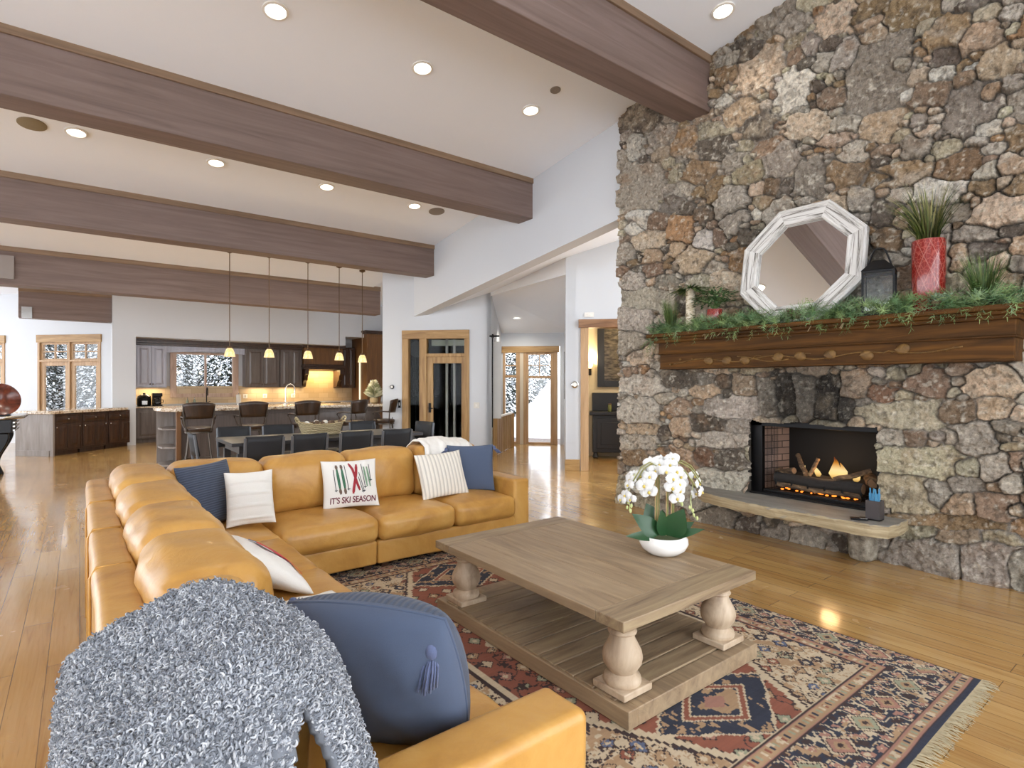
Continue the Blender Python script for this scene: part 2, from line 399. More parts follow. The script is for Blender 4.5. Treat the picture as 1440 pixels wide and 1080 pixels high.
# kitchen wall with its cabinet alcove
KY = 16.3
m = MB()
m.b2((.614, KY, 0), (1.078, KY+.95, 3.9)); m.b2((1.078, KY, 2.63), (6.3, KY+.95, 3.9)); m.b2((6.3, KY, 2.90), (7.6, KY+.95, 3.9)); m.b2((1.0, 17.35, 0), (2.02, 17.5, 3.2))
m.b2((3.45, 17.35, 0), (7.6, 17.5, 3.2)); m.b2((2.02, 17.35, 0), (3.45, 17.5, 1.2)); m.b2((2.02, 17.35, 2.30), (3.45, 17.5, 3.2))
struct(m.build('wall_kitchen', M['paint']), 'white wall over the kitchen cabinet alcove', 'wall')
m = MB(); m.b2((7.5, 10.6, 0), (7.6, 17.4, 3.9)); struct(m.build('wall_kitchen_side', M['paint']), 'white side wall beyond the tall cabinet', 'wall')
# diagonal wall with the garden windows, behind the breakfast bar
WW = 17.4
mb = dwall(WW, -3.6, .75, 0, 3.95, [(-.82, .415, .6, 2.70), (-2.3, -1.48, .6, 2.70)])
struct(mb.build('wall_window', M['paint']), 'white wall with the timber windows to the snow', 'wall')
# daylight sides of the great room, behind and to the left of the camera: piers and headers around tall window openings
m = MB()
for y in (-4.5, -1.3, 1.9, 5.1, 8.3, 11.5, 14.7, 17.9): m.b2((-7.0, y, 0), (-6.8, y+.5, 6.3))
m.b2((-7, -4.5, 3.6), (-6.8, 19.7, 6.3)); m.b2((-7, -4.5, 0), (-6.8, 19.7, .25))
struct(m.build('wall_left', M['paint']), 'white window wall on the left side of the great room', 'wall')
m = MB()
for x in (-7, -4.0, -1.0, 2.0, 5.0): m.b2((x, -4.6, 0), (x+.5, -4.4, 6.4))
m.b2((-7, -4.6, 4.4), (5.6, -4.4, 6.4)); m.b2((-7, -4.6, 0), (5.6, -4.4, .2))
struct(m.build('wall_back', M['paint']), 'white window wall behind the viewpoint', 'wall')

# ------------------------------------------------------------------ stone chimney wall (relief mesh)
STX = 5.40
PAL = dict(t='a08b74', T='b3a08a', g='8f867a', G='a59c8f', w='b9b4a9', d='5d544b', D='453f39', b='857056', B='6f5b47', r='85705e', R='7a5e4c', o='957758', y='9b9079', k='3c3733', l='a39a84')
STONES = '2.90,4.60,0.48,0.36,-5,T;2.55,4.27,0.32,0.32,-23,w;1.86,4.09,0.47,0.57,-13,g;1.23,3.56,0.35,0.37,-21,g;1.48,3.79,0.22,0.20,-22,r;1.37,4.22,0.27,0.22,-3,b;1.16,4.08,0.24,0.19,-15,t;1.61,4.51,0.39,0.21,-6,b;2.20,4.74,0.30,0.32,-7,T;2.59,4.90,0.27,0.22,-27,g;2.41,3.88,0.41,0.24,-20,T;2.90,4.03,0.32,0.23,-20,d;2.08,4.38,0.20,0.25,-25,G;2.67,3.60,0.32,0.30,-17,g;1.71,3.21,0.37,0.18,-5,b;1.31,3.16,0.24,0.25,-11,B;2.10,3.35,0.33,0.20,-8,b;0.96,3.26,0.16,0.17,-19,b;0.99,3.08,0.18,0.12,-17,t;2.38,3.38,0.29,0.32,-16,g;3.76,4.17,0.28,0.30,-19,o;3.55,3.78,0.33,0.25,-17,b;3.39,3.58,0.23,0.27,-16,b;4.46,4.34,0.28,0.31,-18,w;4.37,3.86,0.63,0.52,-16,g;3.21,3.36,0.37,0.36,-14,g;1.84,3.68,0.30,0.24,-20,t;2.04,3.51,0.22,0.20,-18,G;2.18,3.67,0.27,0.13,-14,T;1.04,2.75,0.31,0.23,-7,T;4.37,4.69,0.56,0.33,-21,d;1.16,2.94,0.16,0.11,-15,b;3.10,4.28,0.40,0.23,-8,t;2.99,4.83,0.24,0.20,-12,d;1.06,3.84,0.21,0.20,-13,t;0.99,3.64,0.15,0.12,-23,g;2.81,3.80,0.27,0.22,-19,t;3.18,3.79,0.24,0.18,-18,g;3.27,4.45,0.21,0.12,-22,w;2.28,4.41,0.19,0.16,-25,G;2.38,4.64,0.20,0.16,-26,g;1.88,4.45,0.19,0.16,-11,t;1.38,4.05,0.18,0.12,-25,d;1.69,4.12,0.16,0.14,-24,g;1.14,3.40,0.15,0.13,-14,w;1.59,3.38,0.19,0.16,-18,g;1.12,3.63,0.14,0.17,-22,t;2.61,3.37,0.17,0.14,-16,d;2.75,3.41,0.18,0.15,-16,B;2.93,3.43,0.19,0.13,-15,T;3.96,3.53,0.24,0.16,-14,d;4.41,3.46,0.36,0.21,-13,w;3.76,3.42,0.27,0.16,-14,d;3.80,3.22,0.33,0.31,-12,o;3.11,2.74,0.26,0.26,-10,o;3.48,3.30,0.25,0.18,-13,d;4.28,2.49,0.86,0.26,-7,G;4.46,2.26,0.58,0.35,-5,G;3.65,2.85,0.31,0.28,-10,t;3.00,2.95,0.22,0.17,-12,d;3.96,3.54,0.24,0.18,-14,d;0.99,2.61,0.19,0.09,-9,d;0.95,2.48,0.09,0.16,-11,t;1.19,2.61,0.24,0.13,-8,g;3.18,3.18,0.26,0.27,-13,g;4.46,3.41,0.27,0.24,-13,w;4.28,3.20,0.56,0.20,-12,T;4.50,2.72,0.32,0.21,-8,G;4.20,2.98,0.25,0.17,-10,t;4.00,2.65,0.36,0.16,-8,g;3.84,3.01,0.23,0.16,-11,t;1.78,3.21,0.34,0.14,-8,b;1.80,2.91,0.17,0.22,-14,d;1.78,2.71,0.19,0.17,-12,b;1.99,3.08,0.19,0.20,-15,g;3.51,3.04,0.21,0.19,-12,w;3.34,3.04,0.17,0.18,-12,r;1.29,2.46,0.11,0.20,-10,t;0.96,2.34,0.09,0.12,-10,g;4.55,2.02,0.50,0.32,-4,g;4.37,1.81,0.39,0.21,-2,T;2.82,1.35,0.19,0.39,15,g;2.64,1.38,0.23,0.41,7,D;2.45,1.37,0.19,0.44,1,g;2.26,1.36,0.20,0.38,-4,k;2.10,1.26,0.10,0.20,-11,k;2.02,1.48,0.19,0.21,-11,T;1.82,1.39,0.22,0.14,1,R;1.68,1.24,0.55,0.21,2,l;1.75,1.03,0.23,0.14,4,G;1.57,0.85,0.57,0.23,6,l;1.68,0.59,0.34,0.31,9,y;1.45,0.62,0.17,0.17,9,G;1.27,0.71,0.21,0.12,8,g;1.29,0.55,0.20,0.13,10,t;1.44,0.40,0.71,0.10,7,b;1.06,0.57,0.25,0.20,10,r;1.07,1.48,0.32,0.21,6,T;1.49,1.52,0.23,0.22,0,r;1.28,1.60,0.19,0.10,-1,r;1.32,1.27,0.25,0.17,2,r;1.22,1.07,0.25,0.24,4,g;1.09,0.85,0.16,0.19,7,G;1.52,0.09,0.64,0.28,8,g;1.12,0.14,0.34,0.32,11,g;1.58,0.30,0.28,0.14,8,l;1.30,0.29,0.27,0.13,8,t;1.06,0.35,0.23,0.08,8,y;0.98,0.57,0.11,0.12,10,t;0.99,1.17,0.17,0.12,4,g;1.09,1.32,0.20,0.17,2,t;0.95,0.93,0.09,0.12,6,r;3.18,1.24,0.55,0.23,2,G;3.48,1.05,0.40,0.17,3,d;3.11,1.04,0.28,0.16,4,g;3.29,0.90,0.60,0.14,4,G;3.21,0.68,0.36,0.26,6,d;3.53,0.70,0.23,0.20,6,R;3.24,0.48,0.49,0.26,8,G;4.39,1.46,0.66,0.22,0,G;4.37,1.16,0.61,0.28,2,G;4.41,0.78,0.62,0.17,5,G;4.46,0.58,0.38,0.19,6,b;3.51,1.41,0.32,0.15,1,t;3.06,1.46,0.26,0.22,0,t;3.84,1.23,0.31,0.19,2,r;4.00,1.31,0.28,0.16,1,g;4.37,0.93,0.48,0.14,4,t;3.80,0.99,0.27,0.19,4,t;3.34,0.07,0.51,0.21,8,g;2.99,0.06,0.28,0.19,8,d;2.72,0.07,0.26,0.17,9,g;2.40,0.05,0.31,0.19,8,g;2.13,0.11,0.14,0.18,8,d;1.82,0.18,0.17,0.22,12,g;1.57,1.60,0.14,0.12,-1,y;1.69,1.57,0.12,0.14,-1,l;3.84,1.54,0.42,0.19,0,d;3.48,1.55,0.24,0.15,-1,g;2.75,0.11,0.17,0.14,11,d;0.95,0.14,0.13,0.25,15,g;1.35,1.06,0.13,0.13,4,G;1.42,1.05,0.11,0.09,4,g;1.57,1.05,0.14,0.14,4,r;1.27,0.84,0.16,0.13,7,l;0.99,0.75,0.14,0.12,8,g'
def stone_wall():
    y0, y1, z0, z1 = -1.6, 4.72, 0.0, 5.75
    res = .0078; nu = int((y1-y0)/res); nv = int((z1-z0)/res)
    U, V = np.meshgrid(np.linspace(-y1, -y0, nu+1), np.linspace(z0, z1, nv+1), indexing='ij')   # U = -Y: grows to the right
    WU = U+(fbm(U*5, V*5, 3)-.5)*.085+(fbm(U*22, V*22, 8)-.5)*.02; WV = V+(fbm(U*5, V*5, 5)-.5)*.07+(fbm(U*22, V*22, 9)-.5)*.018
    sites = []
    cs = .02; gu = int((y1-y0)/cs)+1; gv = int((z1-z0)/cs)+1; occ = np.zeros((gu, gv), bool)
    GU, GV = np.meshgrid(-y1+cs*np.arange(gu), z0+cs*np.arange(gv), indexing='ij')
    def window(u, v, r, lo_u, lo_v, st, n1, n2):
        a = max(0, int((u-r-lo_u)/st)); b = min(n1, int((u+r-lo_u)/st)+2); c = max(0, int((v-r-lo_v)/st)); d = min(n2, int((v+r-lo_v)/st)+2)
        return a, b, c, d
    def dist(uu, vv, s):
        u, v, hw, hh, an = s[:5]; ca, sa = math.cos(an), math.sin(an); du, dv = uu-u, vv-v
        a = np.abs(du*ca+dv*sa)/hw; b = np.abs(-du*sa+dv*ca)/hh; return (a**3.4+b**3.4)**(1/3.4)
    def mark(s, lim, test=False):
        a, b, c, d = window(s[0], s[1], max(s[2], s[3])*1.2, -y1, z0, cs, gu, gv)
        if b <= a or d <= c: return 1
        q = dist(GU[a:b, c:d], GV[a:b, c:d], s) < 1
        if test: return (occ[a:b, c:d] & q).sum()/max(1, q.sum())
        occ[a:b, c:d] |= q
    for t in STONES.split(';'):
        Y, z, w, h, an, c = t.split(','); s = (-float(Y), float(z), float(w)/2, float(h)/2, math.radians(float(an)), lin(PAL[c])); sites.append(s); mark(s, 0)
    keys = 'ttTTggggGGGwddbbrroyll'
    R = np.random.default_rng(5)
    for hw, tries in ((.17, 400), (.14, 800), (.11, 1600), (.088, 2800), (.066, 5000), (.046, 8000)):
        for _ in range(tries):
            u = R.uniform(-y1, -y0); v = R.uniform(z0, z1); k = hw*R.uniform(.85, 1.15); s = (u, v, k, k*R.uniform(.45, .9), math.radians(R.normal(-3, 9)), None)
            iu, iv = min(gu-1, int((u+y1)/cs)), min(gv-1, int((v-z0)/cs))
            if occ[iu, iv] or mark(s, 0, True) > (.12 if hw > .06 else .25): continue
            c = np.array(lin(PAL[keys[R.integers(len(keys))]]))
            sites.append(s[:5]+(tuple(c),)); mark(sites[-1], 0)
    F1 = np.full(U.shape, 9.0); F2 = np.full(U.shape, 9.0); ID = np.zeros(U.shape, int)
    for i, s in enumerate(sites):
        a, b, c, d = window(s[0], s[1], max(s[2], s[3])*2.6, -y1, z0, res, nu+1, nv+1)
        if b <= a or d <= c: continue
        q = dist(WU[a:b, c:d], WV[a:b, c:d], s); f1, f2, idd = F1[a:b, c:d], F2[a:b, c:d], ID[a:b, c:d]
        near = q < f1
        F2[a:b, c:d] = np.where(near, f1, np.minimum(f2, q)); idd[near] = i; F1[a:b, c:d] = np.minimum(f1, q)
    rad = np.array([math.sqrt(s[2]*s[3]) for s in sites])[ID]
    e = np.clip((F2-F1)*rad/.022, 0, 1)
    e = np.where(F1 > 1.75, e*.3, e)
    sm = e*e*(3-2*e)
    n = len(sites); dep = R.uniform(.04, .105, n); tu = R.normal(0, .10, n); tv = R.normal(0, .12, n)
    cu = np.array([s[0] for s in sites])[ID]; cv = np.array([s[1] for s in sites])[ID]
    rg = 1-np.abs(fbm(U*9+ID*.7, V*9, 27)*2-1)
    rough = (fbm(U*16, V*16, 21)-.5)*.034+(fbm(U*45, V*45, 23, 3)-.5)*.024+(rg-.8)*.05
    face = dep[ID]+np.clip((U-cu)*tu[ID]+(V-cv)*tv[ID], -.03, .03)+rough
    H = .012+(face-.012)*sm**.5
    col = np.array([s[5] for s in sites])
    col = col*R.uniform(.78, 1.2, (n, 1))*(1+R.normal(0, .012, (n, 3)))
    C = col[ID]
    other = np.array([lin('b5a68f'), lin('a59d92'), lin('85694f'), lin('6d655b')])[R.integers(0, 4, n)][ID]
    p = np.clip((fbm(U*7+ID*.37, V*7, 31)-.5)*4, 0, 1)[..., None]*.5
    C = C*(1-p)+other*p
    sp = np.clip((fbm(U*30, V*30, 41)-.6)*7, 0, 1)[..., None]*.6
    C = C*(1-sp)+np.array(lin('c6bfb0'))*sp
    sd = np.clip((fbm(U*26, V*26, 47)-.6)*7, 0, 1)[..., None]*.55
    C = C*(1-sd)+np.array(lin('4a4138'))*sd
    mort = np.array(lin('8b8278'))*(.3+.95*np.clip((fbm(U*1.3, V*1.3, 51)-.35)*2.2, 0, 1))[..., None]
    mk = np.clip((e-.25)/.25, 0, 1)[..., None]
    C = mort*(1-mk)+C*mk
    # soot on the stones over the firebox (a stain with its own outline)
    soot = np.clip(1-np.sqrt(((-U-2.42)/.62)**2+((V-1.32)/.42)**2), 0, 1)[..., None]
    C = C*(1-.6*np.clip(soot*2.2, 0, 1))
    Y = -U; Z = np.minimum(V, 5.0-.143*(Y-3.45)+.03)
    X = STX-H
    foot = np.clip(1-V/.55, 0, 1)*.05; X = X-foot                      # the lowest course stands a little proud
    X[0, :] = STX+.5; 
    verts = np.stack([X, Y, Z], -1).reshape(-1, 3)
    I = np.arange((nu+1)*(nv+1)).reshape(nu+1, nv+1)
    quads = np.stack([I[:-1, :-1], I[1:, :-1], I[1:, 1:], I[:-1, 1:]], -1)
    uc = (U[:-1, :-1]+U[1:, 1:])/2; vc = (V[:-1, :-1]+V[1:, 1:])/2
    jag = (vnoise(uc*6, vc*6, 61)-.5)*.05
    top = 1.165-(-2.98+(-uc)*-1-0)*0
    hole = (uc > -2.99+jag*.5) & (uc < -1.845+jag*.5) & (vc > .38) & (vc < 1.115+jag)
    keep = (~hole).ravel()
    quads = quads.reshape(-1, 4)[keep]
    me = bpy.data.meshes.new('wall_right'); me.vertices.add(len(verts)); me.vertices.foreach_set('co', verts.ravel().astype(np.float32))
    me.loops.add(quads.size); me.polygons.add(len(quads)); me.loops.foreach_set('vertex_index', quads.ravel().astype(np.int32))
    me.polygons.foreach_set('loop_start', np.arange(0, quads.size, 4, dtype=np.int32)); me.update(calc_edges=True)
    at = me.color_attributes.new('Col', 'FLOAT_COLOR', 'POINT')
    at.data.foreach_set('color', np.concatenate([np.clip(C.reshape(-1, 3), 0, 1), np.ones((len(verts), 1))], 1).astype(np.float32).ravel())
    me.polygons.foreach_set('use_smooth', np.ones(len(quads), bool)); me.materials.append(M['stone'])
    o = bpy.data.objects.new('wall_right', me); COL.objects.link(o)
    struct(o, 'field stone chimney wall rising from the floor to the ceiling', 'wall')
    m = MB(); t = 5.85
    m.b2((STX+.02, 2.99, 0), (t, 4.72, 4.8)); m.b2((STX+.02, -1.6, 0), (t, 1.845, 5.5)); m.b2((STX+.02, 1.845, 1.17), (t, 2.99, 5.0)); m.b2((STX+.02, 1.845, 0), (t, 2.99, .37))
    struct(m.build('wall_right_core', plain('masonry', '4a443d', .9), None), 'masonry body behind the field stone', 'wall')
stone_wall()

# ------------------------------------------------------------------ beams
def beam(x0, x1, y, z0, z1, d, label, crown=True):
    m = MB(); m.b2((x0, y, z0), (x1, y+d, z1-.06)); o = struct(m.build('ceiling_beam', M['beam'], bevel=.008), label, 'beam')
    m = MB(); m.b2((x0, y-.022, z1-.075), (x1, y+d+.022, z1+.03)); m.build('crown_strip', M['crown'], o, bevel=.005)
    return o
beam(-7, XW+.01, 6.47, 3.97, 4.57, .345, 'second long brown timber ceiling beam, ending on the white wall')
beam(-7, XW+.01, 9.43, 3.565, 4.145, .32, 'third long brown timber ceiling beam, over the dining chairs')
b2 = beam(-7, 5.6, 12.3, 3.11, 3.73, .32, 'dark timber ceiling beam over the kitchen island')
beam(-7, STX-.02, 3.45, 4.40, 5.0, .345, 'nearest timber ceiling beam, running into the stone chimney')
b3 = beam(-1.074, .61, 16.45, 2.955, 3.61, .3, 'short dark timber beam above the garden window')
m = MB(); m.b2((-1.02, 16.425, 2.95), (-.84, 16.47, 3.2)); m.build('end_plate', M['steel'], b3)
m = MB(); m.b2((-1.6, 12.25, 3.2), (-.853, 12.66, 3.58)); m.build('end_plate', plain('grey_plate', '8f857f', .5), b2)

# ------------------------------------------------------------------ recessed lights
M['lamp'] = emit('lamp_glow', 'fff6e6', 5)
SL = math.atan(.143)
def downlight(x, y, z, label, tilt, power=26, r=.085, group='recessed lights in the sloping ceiling'):
    e = empty('recessed_light', label, 'ceiling light', (x, y, z), group='added lights over the kitchen, out of view' if y > 10 else None); e.rotation_euler = (-tilt, 0, 0)
    m = MB(); m.lathe([(r+.025, 0), (r+.025, -.012), (r+.004, -.016), (r, -.004)], n=28, capb=False, capt=False); m.build('trim_ring', M['cream'], e, smooth=40)
    m = MB(); m.lathe([(r, -.006), (.001, -.0065)], n=28, capb=False, capt=False); m.build('bulb', M['lamp'], e)
    L = bpy.data.lights.new('downlight', 'SPOT'); L.energy = power; L.spot_size = 2.1; L.spot_blend = .8; L.shadow_soft_size = .07; L.color = (1, .93, .84); L.specular_factor = .2
    o = bpy.data.objects.new('downlight', L); COL.objects.link(o); o.parent = e; o.location = (0, 0, -.03)
names = ['first', 'second', 'third']
for i, x in enumerate((1.36, 2.808, 4.267)):
    downlight(x, 5.145, ceil_z(5.145), ['recessed ceiling light at top centre-left, directly above the long second beam', 'recessed ceiling light midway between the two large beams', 'recessed ceiling light near the small ceiling sensor'][i], SL)
downlight(4.88, 3.0, ceil_z(3.0), 'recessed ceiling light beside the stone chimney, right of the nearest beam', SL)
for i, x in enumerate((-.03, 1.394, 2.833, 4.251)):
    downlight(x, 8.05, ceil_z(8.05), ['recessed ceiling light beside the round ceiling speaker at the left', 'recessed ceiling light second from the left between the second and third beams', 'recessed ceiling light third from the left between the second and third beams', 'recessed ceiling light beside the right-hand ceiling speaker'][i], SL)
for x, y in ((-.03, 10.95), (1.394, 10.95), (2.833, 10.95), (-.03, 13.9), (1.394, 13.9), (2.833, 13.9), (4.251, 13.9)):  # unseen lights, added behind the beams to brighten the kitchen
    downlight(x, y, ceil_z(y), 'added ceiling light brightening the kitchen, out of view behind the %s beam' % ('third' if y < 12 else 'island'), SL if y < 12 else 0, 110)
def disc(name, x, y, z, r, label, cat, mt, tilt=SL):
    m = MB(); m.lathe([(r, 0), (r, -.01), (r*.9, -.016), (.001, -.016)], n=28, capb=False, capt=False)
    o = m.build(name, mt, smooth=40); o.location = (x, y, z); o.rotation_euler = (-tilt, 0, 0); tag(o, label, cat)
M['spk'] = plain('speaker_grille', '8b7d63', .7); M['spk2'] = plain('speaker_grille_grey', '877d74', .7)
disc('ceiling_speaker', -.414, 8.078, ceil_z(8.078), .13, 'round tan ceiling speaker at the far left', 'speaker', M['spk'])
disc('ceiling_speaker', 4.671, 8.073, ceil_z(8.073), .13, 'round grey ceiling speaker near the end of the second beam', 'speaker', M['spk2'])
disc('smoke_detector', 4.268, 4.711, ceil_z(4.711), .06, 'small grey round sensor on the ceiling beside a light', 'detector', M['spk2'])
def halllight(px, py, label):
    x, y = px, py; t = ((x+y)-15.65)/(19.28-15.65); z = 3.345+(2.725-3.345)*t
    e = empty('recessed_light', label, 'ceiling light', (x, y, z-.004)); s = math.atan2(.62, 3.63/math.sqrt(2)); ax = Vector((1, -1, 0)).normalized()
    e.rotation_euler = Matrix.Rotation(s, 3, ax).to_euler()
    m = MB(); m.lathe([(.10, 0), (.10, -.01), (.08, -.014)], n=24, capb=False, capt=False); m.build('trim_ring', M['cream'], e)
    m = MB(); m.lathe([(.08, -.008), (.001, -.0085)], n=24, capb=False, capt=False); m.build('bulb', M['lamp'], e)
    L = bpy.data.lights.new('downlight', 'SPOT'); L.energy = 100; L.specular_factor = .2; L.spot_size = 2.4; L.spot_blend = .8; L.shadow_soft_size = .07; L.color = (1, .93, .82)
    o = bpy.data.objects.new('downlight', L); COL.objects.link(o); o.parent = e; o.location = (0, 0, -.04)
halllight(7.05, 8.75, 'recessed light in the entry corridor ceiling, nearer one')
halllight(7.85, 9.95, 'recessed light in the entry corridor ceiling, close to the entry door')
# ------------------------------------------------------------------ doors and windows
R45 = -PI/4
def bars(mb, L, y0, y1):
    for x0, x1, z0, z1 in L: mb.b2((x0, y0, z0), (x1, y1, z1))
    return mb
def diag_unit(name, label, cat, c, x0, kind='structure'):
    return empty(name, label, cat, (x0, c-x0, 0), R45, None, kind)

M['dglass'] = glass('lift_glass', 'eef0f0', .15)
# lift door: timber casing, narrow sidelight, transom and glazed leaf in front of a dark shaft
e = diag_unit('door_1', 'timber framed lift door with a narrow sidelight and transom glass', 'door', EL, 5.225)
f = bars(MB(), [(0, .135, 0, 2.4), (.365, .515, 0, 2.4), (1.3, 1.40, 0, 2.4), (.515, 1.3, 2.03, 2.10), (.135, .365, 0, .2)], -.02, .14).build('door_frame', M['alder'], e, bevel=.004)
bars(MB(), [(0, 1.40, 2.4, 2.575)], -.03, .14).build('head_casing', M['alder_h'], e, bevel=.004)
f = bars(MB(), [(.515, .645, 0, 2.03), (1.235, 1.3, 0, 2.03), (.645, 1.235, 1.90, 2.03), (.645, 1.235, 0, .22)], .01, .06).build('door_leaf', M['alder'], e, bevel=.003)
MB().b2((.645, .03, .22), (1.235, .036, 1.9)).build('door_glass', M['dglass'], f)
k = MB(); k.b2((.555, -.005, .9), (.605, .012, 1.09)); k.cyl((.58, -.005, .99), (.58, -.05, .99), .01); k.cyl((.58, -.05, .99), (.66, -.05, .985), .009); k.build('handle', M['iron'], f, smooth=40)
MB().b2((.135, .06, .2), (.365, .066, 2.4)).build('sidelight_glass', M['dglass'], e)
MB().b2((.515, .06, 2.1), (1.3, .066, 2.4)).build('transom_glass', M['dglass'], e)
m = MB(); bars(m, [(-.1, 1.5, -.02, 2.75)], 1.45, 1.5); m.b2((-.12, .16, -.02), (-.1, 1.5, 2.75)); m.b2((1.5, .16, -.02), (1.52, 1.5, 2.75)); m.b2((-.1, .16, 2.7), (1.5, 1.5, 2.75))
m.build('lift_shaft', plain('shaft_black', '060606', .95, spec=.05), e)
m = MB()
for x in (.86, 1.02): m.b2((x, .20, 0), (x+.045, .25, 2.7))
m.build('guide_rail', plain('rail_grey', 'b5b2ab', .5, .1), e)
m = MB(); m.b2((.56, .20, 2.27), (1.26, .24, 2.39)); m.build('header_light', plain('rail_pale', 'a8aa98', .6), e)
m = MB(); R = Matrix.Rotation(PI/2, 3, 'X'); m.lathe([(.13, -.03), (.17, -.03), (.17, .03), (.13, .03)], (.26, .20, 2.2), 24, R); m.lathe([(.03, -.03), (.06, -.03), (.06, .03), (.03, .03)], (.26, .20, 2.2), 16, R)
for i in range(6): m.tube([(.26, .20, 2.2), (.26+.15*math.cos(i*PI/3), .20, 2.2+.15*math.sin(i*PI/3))], .014, 6)
for dx in (-.05, .05): m.cyl((.26+dx, .24, 0), (.26+dx, .24, 2.2), .008)
m.build('pulley_wheel', M['iron'], e, smooth=40)

# entry door with gridded upper lights and a sidelight
e = diag_unit('door_2', 'glazed timber entry door with gridded upper panes and a sidelight', 'door', EN, 8.262)
bars(MB(), [(.325, .42, 0, 2.25), (.505, .575, 0, 2.25), (1.225, 1.34, 0, 2.25), (0, .05, 0, 2.25), (.05, .325, 0, .06), (.05, .325, 1.64, 1.70), (.05, .325, 1.92, 1.95)], -.02, .14).build('door_frame', M['alder_p'], e, bevel=.004)
bars(MB(), [(-.03, 1.38, 2.25, 2.405)], -.035, .14).build('head_casing', M['alder_h'], e, bevel=.004)
bars(MB(), [(.42, .505, 0, 2.25)], .0, .1).build('jamb_liner', plain('pale_jamb', 'cfc3ae', .5), e)
f = bars(MB(), [(.575, .63, 0, 2.25), (1.17, 1.225, 0, 2.25), (.63, 1.17, 2.2, 2.25), (.63, 1.17, 0, .05), (.63, 1.17, 1.62, 1.675), (.63, 1.17, 1.925, 1.945), (.89, .91, 1.675, 2.2)], .01, .06).build('door_leaf', M['alder_p'], e, bevel=.003)
MB().b2((.63, .03, .05), (1.17, .036, 2.2)).build('door_glass', M['glass'], f)
MB().b2((.05, .06, .06), (.325, .066, 2.25)).build('sidelight_glass', M['glass'], e)
# doorway casing beside the chimney
e = diag_unit('door_3', 'pale timber doorway casing next to the chimney', 'doorway', TH, 6.80)
bars(MB(), [(-.045, .09, 0, 2.44), (1.25, 1.39, 0, 2.44)], -.03, .17).build('door_casing', M['alder_p'], e, bevel=.004)
bars(MB(), [(-.08, 1.43, 2.44, 2.58)], -.045, .17).build('head_casing', wood('head_wood', ['6f4d33', '8d6747', 'a27c5b'], (1.6, 1.6, 14)), e, bevel=.004)
e = diag_unit('baseboard_hall', 'timber baseboard block under the thermostat', 'baseboard', TH, 6.58)
bars(MB(), [(0, .255, 0, .19)], -.025, -.001).build('board', M['alder_h'], e, bevel=.004)

def garden_window(name, label, c, x0, w, z0, z1, hd=.19):
    e = diag_unit(name, label, 'window', c, x0)
    bars(MB(), [(0, .06, z0, z1-hd), (w-.06, w, z0, z1-hd), (.06, w-.06, 2.03, 2.08), (w*.5-.03, w*.5+.03, z0, z1-hd)], -.02, .14).build('window_frame', M['alder_p'], e, bevel=.003)
    bars(MB(), [(-.02, w+.02, z1-hd, z1)], -.035, .14).build('head_casing', M['alder_h'], e, bevel=.003)
    for a in (.06, w*.5+.03):
        b = a+w*.5-.09
        f = bars(MB(), [(a, a+.10, z0, 2.03), (b-.10, b, z0, 2.03), (a+.1, b-.1, z0, z0+.1), (a+.1, b-.1, 1.93, 2.03)], .02, .07).build('casement', M['alder_p'], e, bevel=.003)
        MB().b2((a+.1, .04, z0+.1), (b-.1, .046, 1.93)).build('pane', M['glass'], f)
        f = bars(MB(), [(a, a+.06, 2.08, z1-hd), (b-.06, b, 2.08, z1-hd), (a, b, z1-hd-.05, z1-hd), (a, b, 2.08, 2.11), ((a+b)/2-.015, (a+b)/2+.015, 2.11, z1-hd), (a, b, 2.27, 2.295)], .02, .06).build('transom_sash', M['alder_p'], e, bevel=.003)
        MB().b2((a+.06, .04, 2.11), (b-.06, .046, z1-hd-.05)).build('pane', M['glass'], f)
    return e
garden_window('window_1', 'timber casement window pair with small upper panes behind the breakfast bar', WW, -.82, 1.235*math.sqrt(2), .6, 2.70)
garden_window('window_2', 'timber window cut off by the left picture edge', WW, -2.3, .82*math.sqrt(2), .6, 2.70)
# kitchen window
e = empty('window_3', 'two pane timber kitchen window above the sink', 'window', (2.02, 17.33, 0), 0, None, 'structure')
bars(MB(), [(-.12, .03, 1.12, 2.34), (1.40, 1.55, 1.12, 2.34), (.03, 1.40, 1.12, 1.22), (.03, 1.40, 2.28, 2.34), (.70, .745, 1.22, 2.28)], -.03, .1).build('window_frame', wood('window_wood', ['a88a78', 'c2a592', 'd0b6a4'], (10, 10, 1.5)), e, bevel=.004)
for a, b in ((.03, .70), (.745, 1.40)):
    MB().b2((a, .04, 1.22), (b, .046, 2.28)).build('pane', M['glass'], e)

# ------------------------------------------------------------------ snowy garden
m = MB(); m.grid(lambda u, v: (-60+120*u, -60+120*v, -.45), 4, 4); struct(m.build('ground_snow', M['snow']), 'snow covered ground outside', 'ground')
def conifer_mesh(h, r, n, seed):
    R = np.random.default_rng(seed); a, b = MB(), MB()
    for i in range(n):
        t = (i+.5)/n; z = h*(.06+.92*t); rad = r*(1-t)**.8+.08; w = R.uniform(0, 2*PI); q = R.uniform(.35, 1)*rad
        L = (.055+.075*R.random())*(.6+.6*(1-t)); Rm = Matrix.Rotation(w+R.uniform(-.6, .6), 3, 'Z') @ Matrix.Rotation(R.uniform(.0, 1.1), 3, 'Y')
        c = (q*math.cos(w), q*math.sin(w), z-q*.28)
        a.ell(c, (L, L*.34, .02), 4, 3, Rm)
        if R.random() < .75: b.ell((c[0], c[1], c[2]+.022), (L*.9*R.uniform(.5, 1.1), L*.36, .022), 5, 3, Rm)
    return a, b
